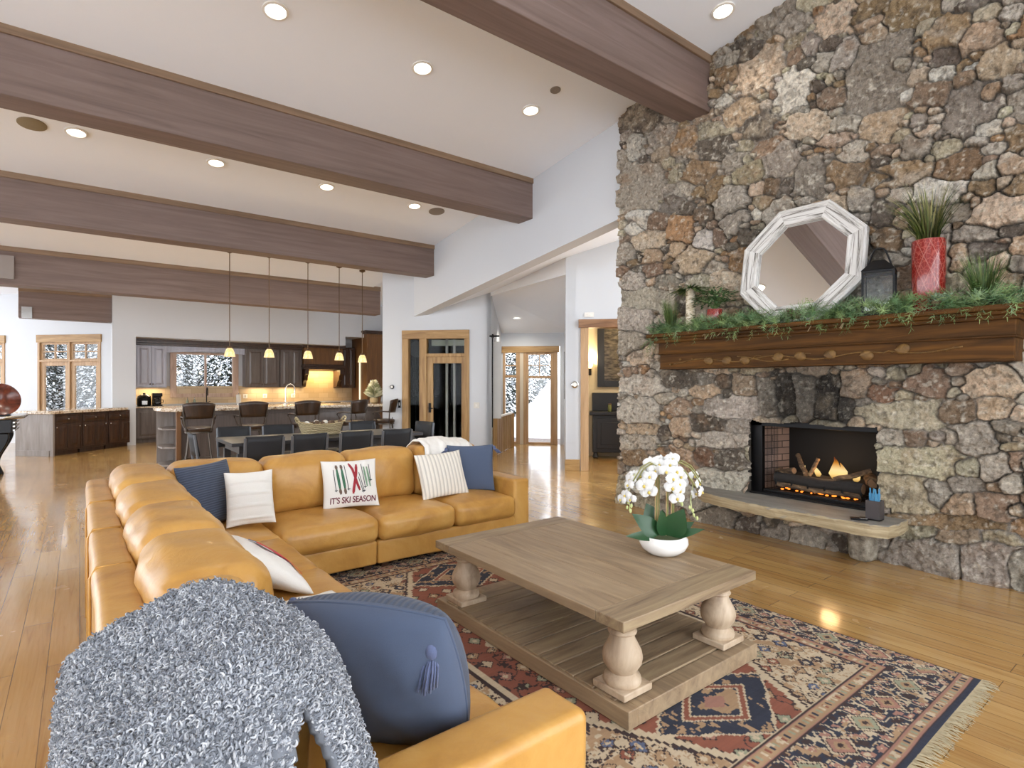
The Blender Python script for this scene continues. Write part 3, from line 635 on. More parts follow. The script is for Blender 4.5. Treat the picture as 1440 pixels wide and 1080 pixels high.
def conifer(loc, h, r, n, seed, label, group):
    e = empty('snowy_conifer', label, 'tree', loc, random.uniform(0, 6), group)
    a, b = conifer_mesh(h, r, n, seed)
    MB().cyl((0, 0, -.1), (0, 0, h), .13, .02, 8).build('trunk', M['bark'], e)
    a.build('foliage', M['pine'], e, smooth=180); b.build('snow_cover', M['snow'], e, smooth=180); return e
T0 = conifer((0, 0, -.45), 5.2, 1.5, 5200, 1, 'snow laden conifer seen through the kitchen window', 'conifers behind the kitchen window')
T1 = conifer((0, 0, -.45), 6.0, 1.35, 5600, 2, 'snow laden conifer behind the breakfast bar windows', 'conifers behind the breakfast bar windows')
for i, (x, y) in enumerate([(2.3, 22.4), (4.3, 22.2), (3.2, 25.0), (5.6, 24.4), (6.9, 22.8)]):
    o = T0 if i == 0 else dup(T0, rz=i*1.3); o.location = (x, y, -.45)
for i, (x, y) in enumerate([(.55, 22.0), (-1.1, 22.6), (-2.6, 24.6), (.2, 25.0), (-4.6, 23.4)]):
    o = T1 if i == 0 else dup(T1, rz=i*1.7); o.location = (x, y, -.45)
for i, (x, y) in enumerate([(10.3, 14.9), (12.6, 15.4), (14.9, 14.6), (12.0, 18.2)]):
    o = dup(T1, (x, y, -.45), i*2.1, 'snow laden conifer outside the entry door', 'conifers outside the entry door')
# ploughed snow bank, path and porch roof at the entry
def bank(u, v):
    q = -3.0+5.0*u; t = 21.7+6*v; H = max(.25, 1.0+.72*(q+2.1)); k = min(1, v*6/1.3); k = k*k*(3-2*k)
    return ((t+q)/2, (t-q)/2, -.2+(H+.2)*k+.05*math.sin(5*q+2*t)*k)
m = MB(); m.grid(bank, 30, 30); tag(m.build('snow_bank', M['snow'], smooth=180), 'tall white snow bank just outside the entry door', 'snow', None, 'stuff')
m = MB(); m.prism([(9.45, 10.0), (8.3, 11.15), (10.0, 13.6), (12.4, 11.2)], -.2, -.03); struct(m.build('path_porch', plain('porch_slate', '6d635e', .8, var=.25, nscale=6, bstr=.4)), 'dark slate porch outside the entry door', 'path')

# ------------------------------------------------------------------ hall details
def on_diag(c, x, z, off=0): return (x-off/math.sqrt(2), c-x-off/math.sqrt(2), z)
def wallplate(name, c, x, z, label, cat, w, h, mt, round_=False):
    e = empty(name, label, cat, on_diag(c, x, z, .001), R45); Rx = Matrix.Rotation(PI/2, 3, 'X')
    m = MB()
    if round_:
        m.lathe([(w/2, 0), (w/2, .02), (w/2*.85, .026), (.001, .026)], n=28, R=Rx, capt=False); m.build('ring', mt, e, smooth=40)
        m = MB(); m.lathe([(w*.3, .024), (w*.3, .03), (.001, .03)], n=24, R=Rx, capt=False); m.build('dial', M['cream'], e, smooth=40)
    else:
        m.b2((-w/2, -.012, -h/2), (w/2, 0, h/2)); m.build('plate', mt, e, bevel=.003)
        m = MB(); m.b2((-w*.18, -.02, -h*.2), (w*.18, -.012, h*.2)); m.build('toggle', M['cream'], e, bevel=.002)
wallplate('thermostat', TH, 6.70, 1.47, 'round silver ringed thermostat on the white hall wall', 'thermostat', .12, .12, M['nickel'], True)
wallplate('thermostat', EL, 5.075, 1.42, 'round black thermostat left of the lift door', 'thermostat', .085, .085, M['black'], True)
wallplate('light_switch', EL, 6.32, 1.05, 'cream switch plate right of the lift door', 'switch', .12, .12, plain('switch_plate', 'd8d5cc', .4))
wallplate('light_switch', EL, 5.09, 1.08, 'pale switch plate left of the lift door below the black thermostat', 'switch', .11, .07, plain('switch_plate_b', 'd6c9bd', .4))
wallplate('call_button', EL, 5.185, 1.07, 'narrow dark lift call plate beside the lift casing', 'lift call button', .05, .16, M['iron'])
wallplate('wall_vent', TH, 6.87, 2.66, 'small white vent plate above the doorway casing', 'vent', .16, .08, M['cream'])
e = empty('wall_art', 'long narrow black wall panel beside the entry door', 'wall art', (9.02, 9.60, 1.68), PI/4)
MB().b2((-.16, -.005, -.55), (.16, .035, .55)).build('panel', M['black'], e, bevel=.005)
# stair rail, rail post and pale panel at the corridor mouth
e = empty('stair_railing', 'short timber stair railing with pale balusters left of the entry door', 'railing', (6.70, 9.26, 0))
d = Vector((1.33, 1.13, 0))
MB().box((0, 0, .39), (.10, .10, .78)).build('newel_post', M['alder'], e, bevel=.004)
MB().box((d.x, d.y, .39), (.09, .09, .80)).build('newel_post', M['alder'], e, bevel=.004)
m = MB(); m.tube([(0, 0, .79), (d.x, d.y, .80)], .03, 8); m.build('hand_rail', M['cream'], e, smooth=50)
for i in range(9):
    p = d*((i+.8)/9.8); MB().box((p.x, p.y, .39), (.035, .035, .76), PI/4).build('baluster', M['alder'] if i > 3 else M['alder_p'], e)
e = empty('barn_track_panel', 'pale grey hanging panel on a black rail left of the entry corridor', 'hanging panel', (6.60, 9.235, 0), R45)
MB().b2((.04, .0, .78), (.215, .03, 2.34)).build('panel', plain('pale_panel', 'c9c9c6', .6), e, bevel=.003)
m = MB(); m.cyl((.03, -.02, .6), (.03, -.02, 2.42), .022); m.cyl((.03, -.02, 2.42), (.03, -.14, 2.44), .018); m.cyl((.0, -.14, 2.44), (.2, -.14, 2.44), .018); m.lathe([(.03, -.04), (.05, 0), (.03, .04)], (.03, -.02, 2.45), 12); m.build('rail', M['black'], e, smooth=40)

# room behind the doorway: sideboard, framed mirror, sconce
e = empty('sideboard', 'black panelled sideboard with a raised back seen through the doorway', 'sideboard', (8.30, 7.53, 0), R45)
M['ebony'] = plain('ebony_paint', '24252a', .35, var=.1)
MB().b2((-.36, 0, .12), (1.0, .5, .86)).build('body', M['ebony'], e, bevel=.01)
MB().b2((-.42, -.04, .86), (1.05, .52, .93)).build('top', M['ebony'], e, bevel=.012)
MB().b2((-.36, .42, .93), (1.0, .5, 1.30)).build('back_panel', M['ebony'], e, bevel=.01)
for x in (-.28, .36):
    f = MB().b2((x, -.02, .2), (x+.56, 0, .8)).build('door', M['ebony'], e, bevel=.008)
    MB().b2((x+.08, -.03, .28), (x+.48, -.018, .72)).build('raised_panel', M['ebony'], f, bevel=.008)
for x in (-.30, .92):
    m = MB(); m.lathe([(.04, 0), (.065, .03), (.05, .08), (.04, .12)], (x, .06, 0)); m.build('foot', M['ebony'], e, smooth=50)
e = empty('candle_jar', 'small green glass jar on the black sideboard', 'jar', (8.33, 7.59, .931))
MB().lathe([(.035, 0), (.04, .02), (.038, .12), (.03, .14)], n=16).build('jar', plain('green_glass', '6d7444', .15), e, smooth=40)
MB().lathe([(.034, .14), (.034, .16), (.01, .165)], n=16).build('lid', M['bronze'], e, smooth=40)
e = empty('framed_mirror', 'tall black framed picture on the cream wall behind the doorway', 'mirror', (8.445, 8.035, 0), R45)
bars(MB(), [(.0, .14, 1.42, 3.2), (.80, .94, 1.42, 3.2), (.14, .80, 1.42, 1.55), (.14, .80, 3.06, 3.2)], -.05, -.005).build('frame', M['ebony'], e, bevel=.006)
t = NT('dim_picture'); n = t.noise(t.coord((1.5, 1, 5)), 4, 5); mt = t.bsdf(t.ramp(n, [(.35, '2c2720'), (.55, '5d5446'), (.7, '7c715f')]), .25)
bars(MB(), [(.14, .80, 1.55, 3.06)], -.02, -.008).build('picture', mt, e)
e = empty('wall_sconce', 'small lit wall sconce on the cream wall behind the doorway', 'sconce', (8.335, 8.145, 1.75), R45)
MB().b2((-.035, -.03, -.09), (.035, -.005, .05)).build('back_plate', M['iron'], e, bevel=.004)
m = MB(); m.lathe([(.03, 0), (.06, .05), (.075, .14)], (0, -.09, .05), 16, capt=False); m.build('shade', emit('sconce_glow', 'ffdc9a', 4), e, smooth=50)
L = bpy.data.lights.new('sconce_bulb', 'POINT'); L.energy = 14; L.color = (1, .75, .42); L.shadow_soft_size = .05
o = bpy.data.objects.new('sconce_bulb', L); COL.objects.link(o); o.parent = e; o.location = (0, -.12, .26)
L = bpy.data.lights.new('room_lamp', 'POINT'); L.energy = 45; L.color = (1, .8, .52); L.shadow_soft_size = .15
o = bpy.data.objects.new('room_lamp', L); COL.objects.link(o); o.location = (8.4, 6.6, 2.6)
# ------------------------------------------------------------------ kitchen
t = NT('granite'); v = t.coord(); n = t.noise(v, 22, 5, .7); n2 = t.noise(v, 60, 3, .6)
c = t.ramp(n, [(.34, '5a4636'), (.44, 'b39a7c'), (.54, 'e0d6c6'), (.7, 'c8bba8')]); c = t.mix(t.math('MULTIPLY', t.ramp(n2, [(.62, 0.0), (.68, 1.0)]), .8), c, rgba('4b3526'))
M['granite'] = t.bsdf(c, .12, coat=.3)
t = NT('backsplash'); v = t.coord(); b = t.n('ShaderNodeTexBrick'); b.inputs['Scale'].default_value = 1; b.inputs['Brick Width'].default_value = .3; b.inputs['Row Height'].default_value = .15; b.inputs['Mortar Size'].default_value = .004
b.inputs['Color1'].default_value = rgba('cdb694'); b.inputs['Color2'].default_value = rgba('c0a783'); b.inputs['Mortar'].default_value = rgba('ab9475')
mp = t.coord((1, 1, 1), (PI/2, 0, 0)); t.l(mp, b.inputs['Vector']); M['splash'] = t.bsdf(b.outputs['Color'], .4)

def cabinet(name, label, cat, loc, rz, w, z0, z1, d, fronts, mt, group=None, toe=0, knob='nickel'):
    e = empty(name, label, cat, (loc[0], loc[1], 0), rz, group)
    m = MB(); m.b2((0, .02, z0+toe), (w, d, z1))
    if toe: m.b2((.02, .07, z0), (w-.02, d, z0+toe))
    m.build('body', mt, e, bevel=.004)
    for kind, a, b, c, q in fronts:
        f = MB().b2((a+.006, 0, c+.006), (b-.006, .02, q-.006)).build('door' if kind == 'D' else 'drawer', mt, e, bevel=.004)
        ins = .055 if kind == 'D' else .03
        if b-a > .16 and q-c > .1:
            m = MB(); ai, bi, ci, qi = a+ins, b-ins, c+ins, q-ins; s = min(.045, (bi-ai)*.25, (qi-ci)*.3)
            m.add([(ai, .001, ci), (bi, .001, ci), (bi, .001, qi), (ai, .001, qi), (ai+s, -.014, ci+s), (bi-s, -.014, ci+s), (bi-s, -.014, qi-s), (ai+s, -.014, qi-s)],
                  [(4, 5, 6, 7), (0, 1, 5, 4), (1, 2, 6, 5), (2, 3, 7, 6), (3, 0, 4, 7)])
            m.build('raised_panel', mt, f)
        if kind == 'D':
            left = fronts.index((kind, a, b, c, q)) % 2 == 0; kx = b-.03 if left else a+.03; kz = c+.07 if z0 > 1 else q-.07
        else: kx, kz = (a+b)/2, (c+q)/2
        MB().ell((kx, -.024, kz), (.016, .016, .016), 8, 6).build('knob', M[knob], f, smooth=180)
        if kind == 'R': pass
    return e
def pair(x0, x1, z0, z1): m_ = (x0+x1)/2; return [('D', x0, m_, z0, z1), ('D', m_, x1, z0, z1)]
# upper cabinets and hood on the back wall
cabinet('wall_cabinet', 'two door wall cabinet left of the kitchen window, coloured as if daylit', 'cabinet', (1.12, 16.95), 0, .67, 1.39, 2.47, .4, pair(.02, .65, 1.41, 2.45), M['cab_daylit'], knob='bronze')
cabinet('wall_cabinet', 'dark two door wall cabinet just right of the kitchen window', 'cabinet', (3.68, 16.95), 0, .92, 1.39, 2.47, .4, pair(.04, .90, 1.41, 2.45), M['cab'], knob='bronze')
cabinet('wall_cabinet', 'dark two door wall cabinet beside the range hood', 'cabinet', (4.61, 16.93), 0, .62, 1.39, 2.50, .4, pair(.02, .60, 1.41, 2.48), M['cab'], knob='bronze')
cabinet('wall_cabinet', 'near black wall cabinet right of the range hood', 'cabinet', (6.42, 16.9), 0, .43, 1.36, 2.62, .4, pair(.02, .42, 1.38, 2.60), M['walnut'], knob='bronze')
e = empty('cornice', 'dark stepped crown along the top of the wall cabinets', 'crown moulding', (0, 16.95, 0))
m = MB()
for k, (y, z0, z1) in enumerate(((-.01, 2.47, 2.53), (-.05, 2.53, 2.585), (-.09, 2.585, 2.63))): m.b2((1.085, y, z0), (5.24, .3, z1))
m.build('moulding', M['walnut'], e, bevel=.004)
e = empty('window_valance', 'grey wood valance board over the kitchen window', 'valance', (1.79, 17.05, 0))
m = MB(); m.prism([(0, 2.47), (0, 2.30)]+[(x, 2.30+.05*math.sin(PI*x/1.89)) for x in np.linspace(.2, 1.69, 12)]+[(1.89, 2.30), (1.89, 2.47)], 0, .05, 'y'); m.build('board', M['cab_daylit'], e)
e = empty('range_hood', 'dark wood range hood with stepped corbels over a warm lit splash', 'range hood', (5.25, 16.75, 0))
MB().b2((0, .05, 2.06), (1.16, .6, 2.58)).build('canopy', M['umber'], e, bevel=.006)
m = MB(); m.b2((-.06, -.05, 1.98), (1.22, .6, 2.04)); m.b2((-.03, 0, 1.92), (1.19, .6, 1.98)); m.b2((-.02, .02, 2.04), (1.18, .6, 2.07)); m.b2((-.07, -.06, 2.56), (1.22, .6, 2.66)); m.build('moulding', M['walnut'], e, bevel=.004)
for x in (.02, 1.06):
    m = MB(); m.prism([(.0, 1.92), (.0, 1.78), (.08, 1.72), (.12, 1.6), (.22, 1.55), (.3, 1.4), (.6, 1.36), (.6, 1.92)], x, x+.1, 'x'); m.build('corbel', M['walnut'], e, bevel=.006)
L = bpy.data.lights.new('hood_lamp', 'AREA'); L.energy = 22; L.color = (1, .68, .28); L.size = .9; L.shape = 'RECTANGLE'; L.size_y = .3
o = bpy.data.objects.new('hood_lamp', L); COL.objects.link(o); o.location = (5.83, 17.1, 1.90)
m = MB(); m.b2((1.09, 17.335, .95), (7.4, 17.352, 1.42)); m.b2((5.2, 17.335, 1.42), (6.45, 17.352, 2.0)); tag(m.build('backsplash', M['splash']), 'tan tiled backsplash behind the kitchen counter', 'backsplash')
for x in (1.45, 4.1, 4.9):
    L = bpy.data.lights.new('cabinet_lamp', 'AREA'); L.energy = 5; L.color = (1, .78, .48); L.size = .5; L.shape = 'RECTANGLE'; L.size_y = .06
    o = bpy.data.objects.new('cabinet_lamp', L); COL.objects.link(o); o.location = (x, 17.15, 1.38)
# base cabinets and counter
for k, (x, w, lab) in enumerate(((1.085, .62, 'grey base cabinet below the coffee makers'), (1.71, .62, 'grey base cabinet second from the left on the back wall'), (2.34, .8, 'grey sink base cabinet below the kitchen window'), (3.15, .8, 'grey base cabinet right of the sink base'), (3.96, .8, 'grey base cabinet below the dark wall cabinets'), (4.77, .5, 'narrow grey base cabinet left of the range'))):
    cabinet('base_cabinet', lab, 'cabinet', (x, 16.7), 0, w, 0, .875, .64, [('R', .02, w-.02, .70, .85)]+pair(.02, w-.02, .12, .69) if k else [('D', .03, w-.03, .12, .85)], M['cab'], toe=.1)
e = empty('kitchen_range', 'steel range below the hood', 'range', (5.3, 16.68, 0)); MB().b2((0, .02, .0), (1.0, .66, .93)).build('body', M['steel'], e, bevel=.01); m = MB(); m.cyl((.1, -.03, .72), (.9, -.03, .72), .015); m.build('handle', M['steel'], e, smooth=40)
m = MB(); m.b2((1.082, 16.66, .876), (5.29, 17.34, .915)); m.b2((6.31, 16.66, .876), (6.85, 17.34, .915)); tag(m.build('worktop', M['granite'], bevel=.006), 'speckled granite worktop along the kitchen back wall', 'worktop')
cabinet('base_cabinet', 'dark base cabinet right of the range', 'cabinet', (6.31, 16.7), 0, .53, 0, .875, .64, [('R', .02, .51, .70, .85)]+pair(.02, .51, .12, .69), M['cab'], toe=.1)
e = empty('tall_cabinet', 'tall warm brown cabinet side at the right end of the kitchen', 'cabinet', (6.88, 16.05, 0))
MB().b2((0, 0, 0), (.62, 1.2, 3.02)).build('body', M['umber'], e, bevel=.006); m = MB(); m.b2((-.05, -.05, 3.0), (.64, 1.2, 3.05)); m.b2((-.09, -.09, 3.05), (.64, 1.2, 3.10)); m.build('cornice', M['walnut'], e, bevel=.004)
f = MB().b2((.05, -.018, .1), (.57, 0, 2.9)).build('door', M['umber'], e, bevel=.004); m = MB(); m.cyl((.09, -.05, 1.1), (.09, -.05, 1.6), .01); m.build('handle', M['nickel'], f, smooth=40)
m = MB(); m.b2((6.85, 16.55, .92), (6.878, 16.6, 2.2)); tag(m.build('light_strip', emit('strip_glow', 'ffe9c2', 1.5)), 'thin vertical light strip beside the tall cabinet', 'light strip')

# small appliances on the left counter
e = empty('pressure_cooker', 'squat black pressure cooker under the left wall cabinet', 'cooker', (1.30, 17.0, .916))
MB().lathe([(.14, 0), (.155, .03), (.155, .20), (.14, .215)], n=28).build('pot', M['black'], e, smooth=40)
m = MB(); m.lathe([(.15, .215), (.145, .25), (.09, .29), (.03, .30)], n=28); m.cyl((0, 0, .30), (0, 0, .335), .03); m.build('lid', plain('gloss_black', '101012', .15), e, smooth=40)
m = MB(); m.b2((-.06, -.165, .04), (.06, -.15, .14)); m.build('control_panel', M['steel'], e, bevel=.004)
e = empty('coffee_maker', 'black drip coffee maker with a glass jug on the left counter', 'coffee maker', (1.58, 17.0, .916))
MB().b2((-.11, -.13, 0), (.11, .13, .035)).build('base', M['black'], e, bevel=.01); MB().b2((-.10, .05, .035), (.10, .13, .29)).build('tank', M['black'], e, bevel=.01); MB().b2((-.11, -.12, .24), (.11, .13, .33)).build('brew_head', M['black'], e, bevel=.014)
j = MB().lathe([(.06, .04), (.085, .07), (.08, .17), (.055, .20)], (0, -.04, 0), 20).build('jug', plain('smoked_glass', '26282a', .08), e, smooth=40); m = MB(); m.tube([(.08, -.04, .16), (.13, -.04, .15), (.13, -.04, .09), (.085, -.04, .08)], .01, 6); m.build('jug_handle', M['black'], j, smooth=60)
def faucet(loc, h, rz, label, mt='steel'):
    e = empty('kitchen_faucet', label, 'faucet', loc, rz); m = MB()
    m.lathe([(.03, 0), (.03, .02), (.02, .04)], n=14); m.tube([(0, 0, .02), (0, 0, h*.72)]+[(0, -.09+.09*math.cos(a), h*.72+.11*math.sin(a)) for a in np.linspace(.3, PI, 9)]+[(0, -.18, h*.5)], .013, 8)
    m.build('spout', M[mt], e, smooth=60); m = MB(); m.cyl((.02, 0, .06), (.09, 0, .09), .008); m.build('lever', M[mt], e, smooth=60)
faucet((2.75, 17.22, .916), .5, 0, 'tall dark pull-down faucet in front of the kitchen window', 'iron')
faucet((3.35, 11.93, 1.066), .42, PI/2, 'chrome gooseneck faucet on the kitchen island')
e = empty('paper_towel', 'white paper towel roll standing by the kitchen window', 'paper towel', (3.52, 17.05, .916)); MB().lathe([(.065, .015), (.065, .27)], n=24).build('roll', M['cream'], e, smooth=40); m = MB(); m.lathe([(.075, 0), (.075, .014)], n=24); m.cyl((0, 0, .0), (0, 0, .31), .01); m.build('stand', M['steel'], e, smooth=40)
for x, lab in ((3.75, 'white outlet plate nearest the kitchen window'), (4.28, 'white outlet plate under the dark wall cabinets'), (5.08, 'white outlet plate left of the warm lit splash')):
    e = empty('outlet', lab, 'outlet', (x, 17.334, 1.13)); MB().b2((-.06, -.012, -.06), (.06, 0, .06)).build('plate', M['cream'], e, bevel=.003); MB().b2((-.02, -.016, -.035), (.02, -.011, .035)).build('socket', plain('socket_grey', 'b8b4ac', .5), e)
for x in (2.28, 2.45):
    e = empty('soap_bottle', 'small glass soap bottle on the sill, %s' % ('left one' if x < 2.4 else 'right one nearer the faucet'), 'bottle', (x, 17.16, .916)); MB().lathe([(.03, 0), (.035, .02), (.034, .11), (.012, .14), (.012, .16)], n=14).build('bottle', plain('sage_glass', '8f9a8a', .15), e, smooth=40); m = MB(); m.cyl((0, 0, .16), (0, 0, .20), .008); m.cyl((0, 0, .195), (0, -.05, .19), .006); m.build('pump', M['steel'], e)

# breakfast bar peninsula on the left
PA = Vector((-.436, 14.751)); PB = Vector((.985, 16.16)); pd = (PB-PA); PL = pd.length; prz = math.atan2(pd.y, pd.x)
pl = [('dark brown bar cabinet with a drawer, nearest the left end of the breakfast bar', 0), ('dark brown bar cabinet with a drawer, middle of the breakfast bar', .76), ('dark brown bar cabinet with a drawer, right end of the breakfast bar', 1.52)]
for lab, a in pl:
    a *= (PL-.03)/2.28; p = PA+pd/PL*(a+.01); w = (PL-.03)/3-.01
    cabinet('bar_cabinet', lab, 'cabinet', (p.x, p.y), prz, w, 0, .865, .6, [('R', .03, w-.03, .66, .84)]+pair(.03, w-.03, .13, .65), M['walnut'], toe=.09)
e = empty('bar_end_panel', 'smooth grey wood end panel of the breakfast bar', 'panel', (PA.x, PA.y, 0), prz)
MB().b2((-.02, -.03, 0), (.018, .85, .865)).build('panel', M['panelgrey'], e, bevel=.003)
MB().b2((-.034, .05, .0), (-.021, .82, .12)).build('plinth', M['panelgrey'], e, bevel=.003)
e = empty('bar_worktop', 'long speckled granite breakfast bar top', 'worktop', (PA.x, PA.y, 0), prz); MB().b2((-.10, -.05, .866), (PL-.15, .86, .93)).build('slab', M['granite'], e, bevel=.012)

# island with rounded shelf end
e = empty('kitchen_island', 'dark wood kitchen island with rounded end shelves and a granite bar top', 'island', (0, 0, 0))
MB().b2((1.36, 11.12, 0), (5.05, 11.95, 1.005)).build('body', M['cab'], e, bevel=.006)
MB().b2((1.30, 11.0, 0), (1.375, 11.12, 1.005)).build('end_post', M['umber'], e, bevel=.006)
for i in range(4): MB().b2((1.48+i*.9, 11.105, .1), (2.3+i*.9, 11.122, .93)).build('panel', M['cab'], e, bevel=.01)
top = [(1.28, 10.96), (5.16, 10.96), (5.2, 11.0), (5.2, 12.0), (1.36, 12.05)]+[(1.36-.33*math.sin(a), 11.75+.3*math.cos(a)) for a in np.linspace(.1, PI*.5, 7)]+[(1.03, 11.5), (1.10, 11.2)]
MB().prism(top, 1.006, 1.062).build('bar_top', M['granite'], e, bevel=.01)
def qshelf(z, t=.03): return MB().prism([(1.359, 11.16), (1.359, 11.95)]+[(1.359-.27*math.sin(a), 11.60+.33*math.cos(a)) for a in np.linspace(.1, PI*.55, 8)]+[(1.12, 11.3)], z, z+t)
for z in (.05, .36, .68): qshelf(z).build('shelf', M['panelgrey'], e, bevel=.004)
qshelf(.0, .05).build('plinth', M['walnut'], e)
MB().b2((1.10, 11.93, .05), (1.36, 11.95, 1.0)).build('back_panel', M['panelgrey'], e)
# small snowy table tree, jug and mug on the island end
e = empty('table_tree', 'small frosted tabletop tree in a pot at the right end of the island', 'plant', (5.02, 11.35, 1.064))
MB().lathe([(.06, 0), (.085, .02), (.09, .10), (.075, .12)], n=18).build('pot', plain('straw_pot', '9a8a6c', .8), e, smooth=40)
m = MB(); m.tube([(0, 0, .1), (.01, 0, .3), (0, .01, .5)], .008, 6)
for i in range(90):
    z = .12+.36*(i/90); w = i*2.4; L_ = .17*(1-(z-.12)/.42)+.03; m.leaf((0, 0, z), (math.cos(w), math.sin(w), .45), (-math.sin(w), math.cos(w), .4), L_*1.3, .06, .2, 4, col=random.choice([lin('a6a893'), lin('c9c8b8'), lin('7f8468')]))
m.c = m.c if len(m.c) == len(m.v) else [lin('8d8b70')]*(len(m.v)-len(m.c))+m.c
m.build('branches', M['foliage'], e)
e = empty('glass_jug', 'small dark glass jug beside the tabletop tree', 'jug', (5.12, 11.12, 1.064)); MB().lathe([(.04, 0), (.05, .03), (.045, .10), (.035, .14), (.042, .16)], n=16).build('body', plain('dark_glass', '4c4a4c', .1), e, smooth=40); m = MB(); m.tube([(.04, 0, .13), (.09, 0, .12), (.09, 0, .05), (.05, 0, .03)], .007, 6); m.build('handle', M['steel'], e, smooth=60)

# pendants
M['shade'] = emit('amber_shade', 'ffd88a', 2.6)
t = NT('amber_glass'); n = t.noise(t.coord((1, 1, .6)), 26, 3); b_ = t.n('ShaderNodeEmission'); t.l(t.ramp(n, [(.3, 'ffcf6a'), (.55, 'ffe6ae'), (.75, 'fff4d8')]), b_.inputs[0]); b_.inputs[1].default_value = 1.25; t.l(b_.outputs[0], t.out.inputs[0]); M['shade'] = t.m
def pendant():
    e = empty('pendant_light', '', 'pendant light', (0, 0, 0)); ord(' ')
    MB().lathe([(.02, .22), (.045, .205), (.05, .19)], n=16).build('cap', M['bronze'], e, smooth=40)
    MB().lathe([(.03, .195), (.058, .17), (.08, .11), (.09, .05), (.096, .035)], n=24, capb=False, capt=False).build('shade', M['shade'], e, smooth=60)
    MB().cyl((0, 0, .21), (0, 0, 1.93), .0075, n=8).build('rod', M['bronze'], e, smooth=60)
    MB().lathe([(.06, 1.965), (.06, 1.94), (.02, 1.92)], n=18).build('ceiling_canopy', M['bronze'], e, smooth=40)
    return e
P0 = pendant(); pls = ['leftmost amber glass pendant over the kitchen island', 'second amber pendant from the left over the island', 'middle amber pendant of the five over the island', 'fourth amber pendant from the left over the island', 'rightmost amber pendant, hanging lowest by the tall cabinet']
for i, (x, z) in enumerate(((2.162, 1.945), (2.843, 1.95), (3.568, 1.945), (4.199, 1.93), (4.694, 1.90))):
    o = P0 if i == 0 else dup(P0); o.location = (x, 11.2, z); o['label'] = pls[i]; o['group'] = 'amber pendants over the kitchen island'
    L = bpy.data.lights.new('pendant_bulb', 'POINT'); L.energy = 6; L.color = (1, .76, .42); L.shadow_soft_size = .04
    q = bpy.data.objects.new('pendant_bulb', L); COL.objects.link(q); q.parent = o; q.location = (0, 0, -.06)

# bar stools (local: sitter faces +y)
def stool():
    e = empty('bar_stool', '', 'bar stool', (0, 0, 0))
    MB().lathe([(.20, .70), (.215, .72), (.215, .755), (.19, .775), (.001, .78)], n=28, capt=False).build('seat', M['stoolwood'], e, smooth=50)
    MB().lathe([(.205, .675), (.205, .70)], n=28).build('seat_ring', M['stoolmetal'], e, smooth=40)
    def bk(u, v):
        a = (-.5+u)*1.75; r = .245+.03*v; h = .27*(1-.12*abs(2*u-1)**2); return (r*math.sin(a)*(1+.1*v), -r*math.cos(a)+.03-.03*v, .915+h*v)
    m = MB(); m.grid(bk, 12, 5); m.build('backrest', M['stoolwood'], e, smooth=180, solid=.022)
    for s in (-1, 1):
        m = MB(); m.tube([(s*.17, -.13, .70), (s*.20, -.14, .82), (s*.215, -.15, .95), (s*.225, -.17, 1.14)], .011, 8); m.build('back_post', M['stoolmetal'], e, smooth=60)
        m = MB(); m.tube([(s*.215, -.15, .93), (s*.25, .0, .94), (s*.255, .13, .93), (s*.25, .17, .90), (s*.235, .15, .86), (s*.235, .13, .83), (s*.19, .10, .72)], .013, 8); m.build('armrest', M['stoolwood'], e, smooth=60)
        for q in (-1, 1):
            m = MB(); m.tube([(s*.14, q*.14, .68), (s*.17, q*.17, .35), (s*.235, q*.235, 0)], .014, 8); m.build('leg', M['stoolmetal'], e, smooth=60)
    m = MB(); m.tube([(.185*1.2*math.cos(a), .185*1.2*math.sin(a), .24) for a in np.linspace(0, 2*PI, 25)], .010, 6); m.build('foot_ring', M['stoolmetal'], e, smooth=60)
    return e
S0 = stool(); sl = ['bar stool at the left end of the island, by the rounded shelves', 'second bar stool from the left along the island', 'bar stool in the middle of the island, behind the wicker basket', 'fourth bar stool from the left, turned slightly right', 'rightmost bar stool, turned sideways beside the tabletop tree']
for i, (x, r) in enumerate(((1.56, -.12), (2.38, -.05), (3.29, 0.0), (4.21, .45), (4.86, .95))):
    o = S0 if i == 0 else dup(S0); o.location = (x, 10.5, 0); o.rotation_euler = (0, 0, r); o['label'] = sl[i]; o['group'] = 'bar stools along the island'

# dining table, chairs and basket
e = empty('dining_table', 'long charcoal dining table behind the tan sofa', 'table', (2.75, 7.9, 0))
MB().b2((-1.3, -.5, .715), (1.3, .5, .76)).build('tabletop', M['tablegrey'], e, bevel=.006)
MB().b2((-1.2, -.42, .62), (1.2, .42, .714)).build('apron', M['tablegrey'], e)
for sx in (-1, 1):
    for sy in (-1, 1): MB().b2((sx*1.18-.04, sy*.4-.04, 0), (sx*1.18+.04, sy*.4+.04, .62)).build('leg', M['tablegrey'], e, bevel=.004)
def dchair():
    e = empty('dining_chair', '', 'chair', (0, 0, 0))
    MB().b2((-.22, -.22, .43), (.22, .22, .48)).build('seat', M['chairblk'], e, bevel=.015)
    def bk(u, v): return ((u-.5)*.41, -.205-.04*(1-(2*u-1)**2)-.05*v, .60+.275*v)
    m = MB(); m.grid(bk, 10, 4); m.build('backrest', M['chairblk'], e, smooth=180, solid=.025)
    for s in (-1, 1):
        m = MB(); m.tube([(s*.205, -.21, 0), (s*.205, -.205, .45), (s*.21, -.262, .86)], .017, 6); m.build('back_post', M['chairpost'], e, smooth=60)
        m = MB(); m.tube([(s*.20, .19, 0), (s*.20, .19, .44)], .016, 6); m.build('front_leg', M['chairpost'], e, smooth=60)
    m = MB(); m.b2((-.2, -.2, .40), (.2, .2, .429)); m.build('seat_frame', M['chairpost'], e)
    return e
C0 = dchair(); k = 0
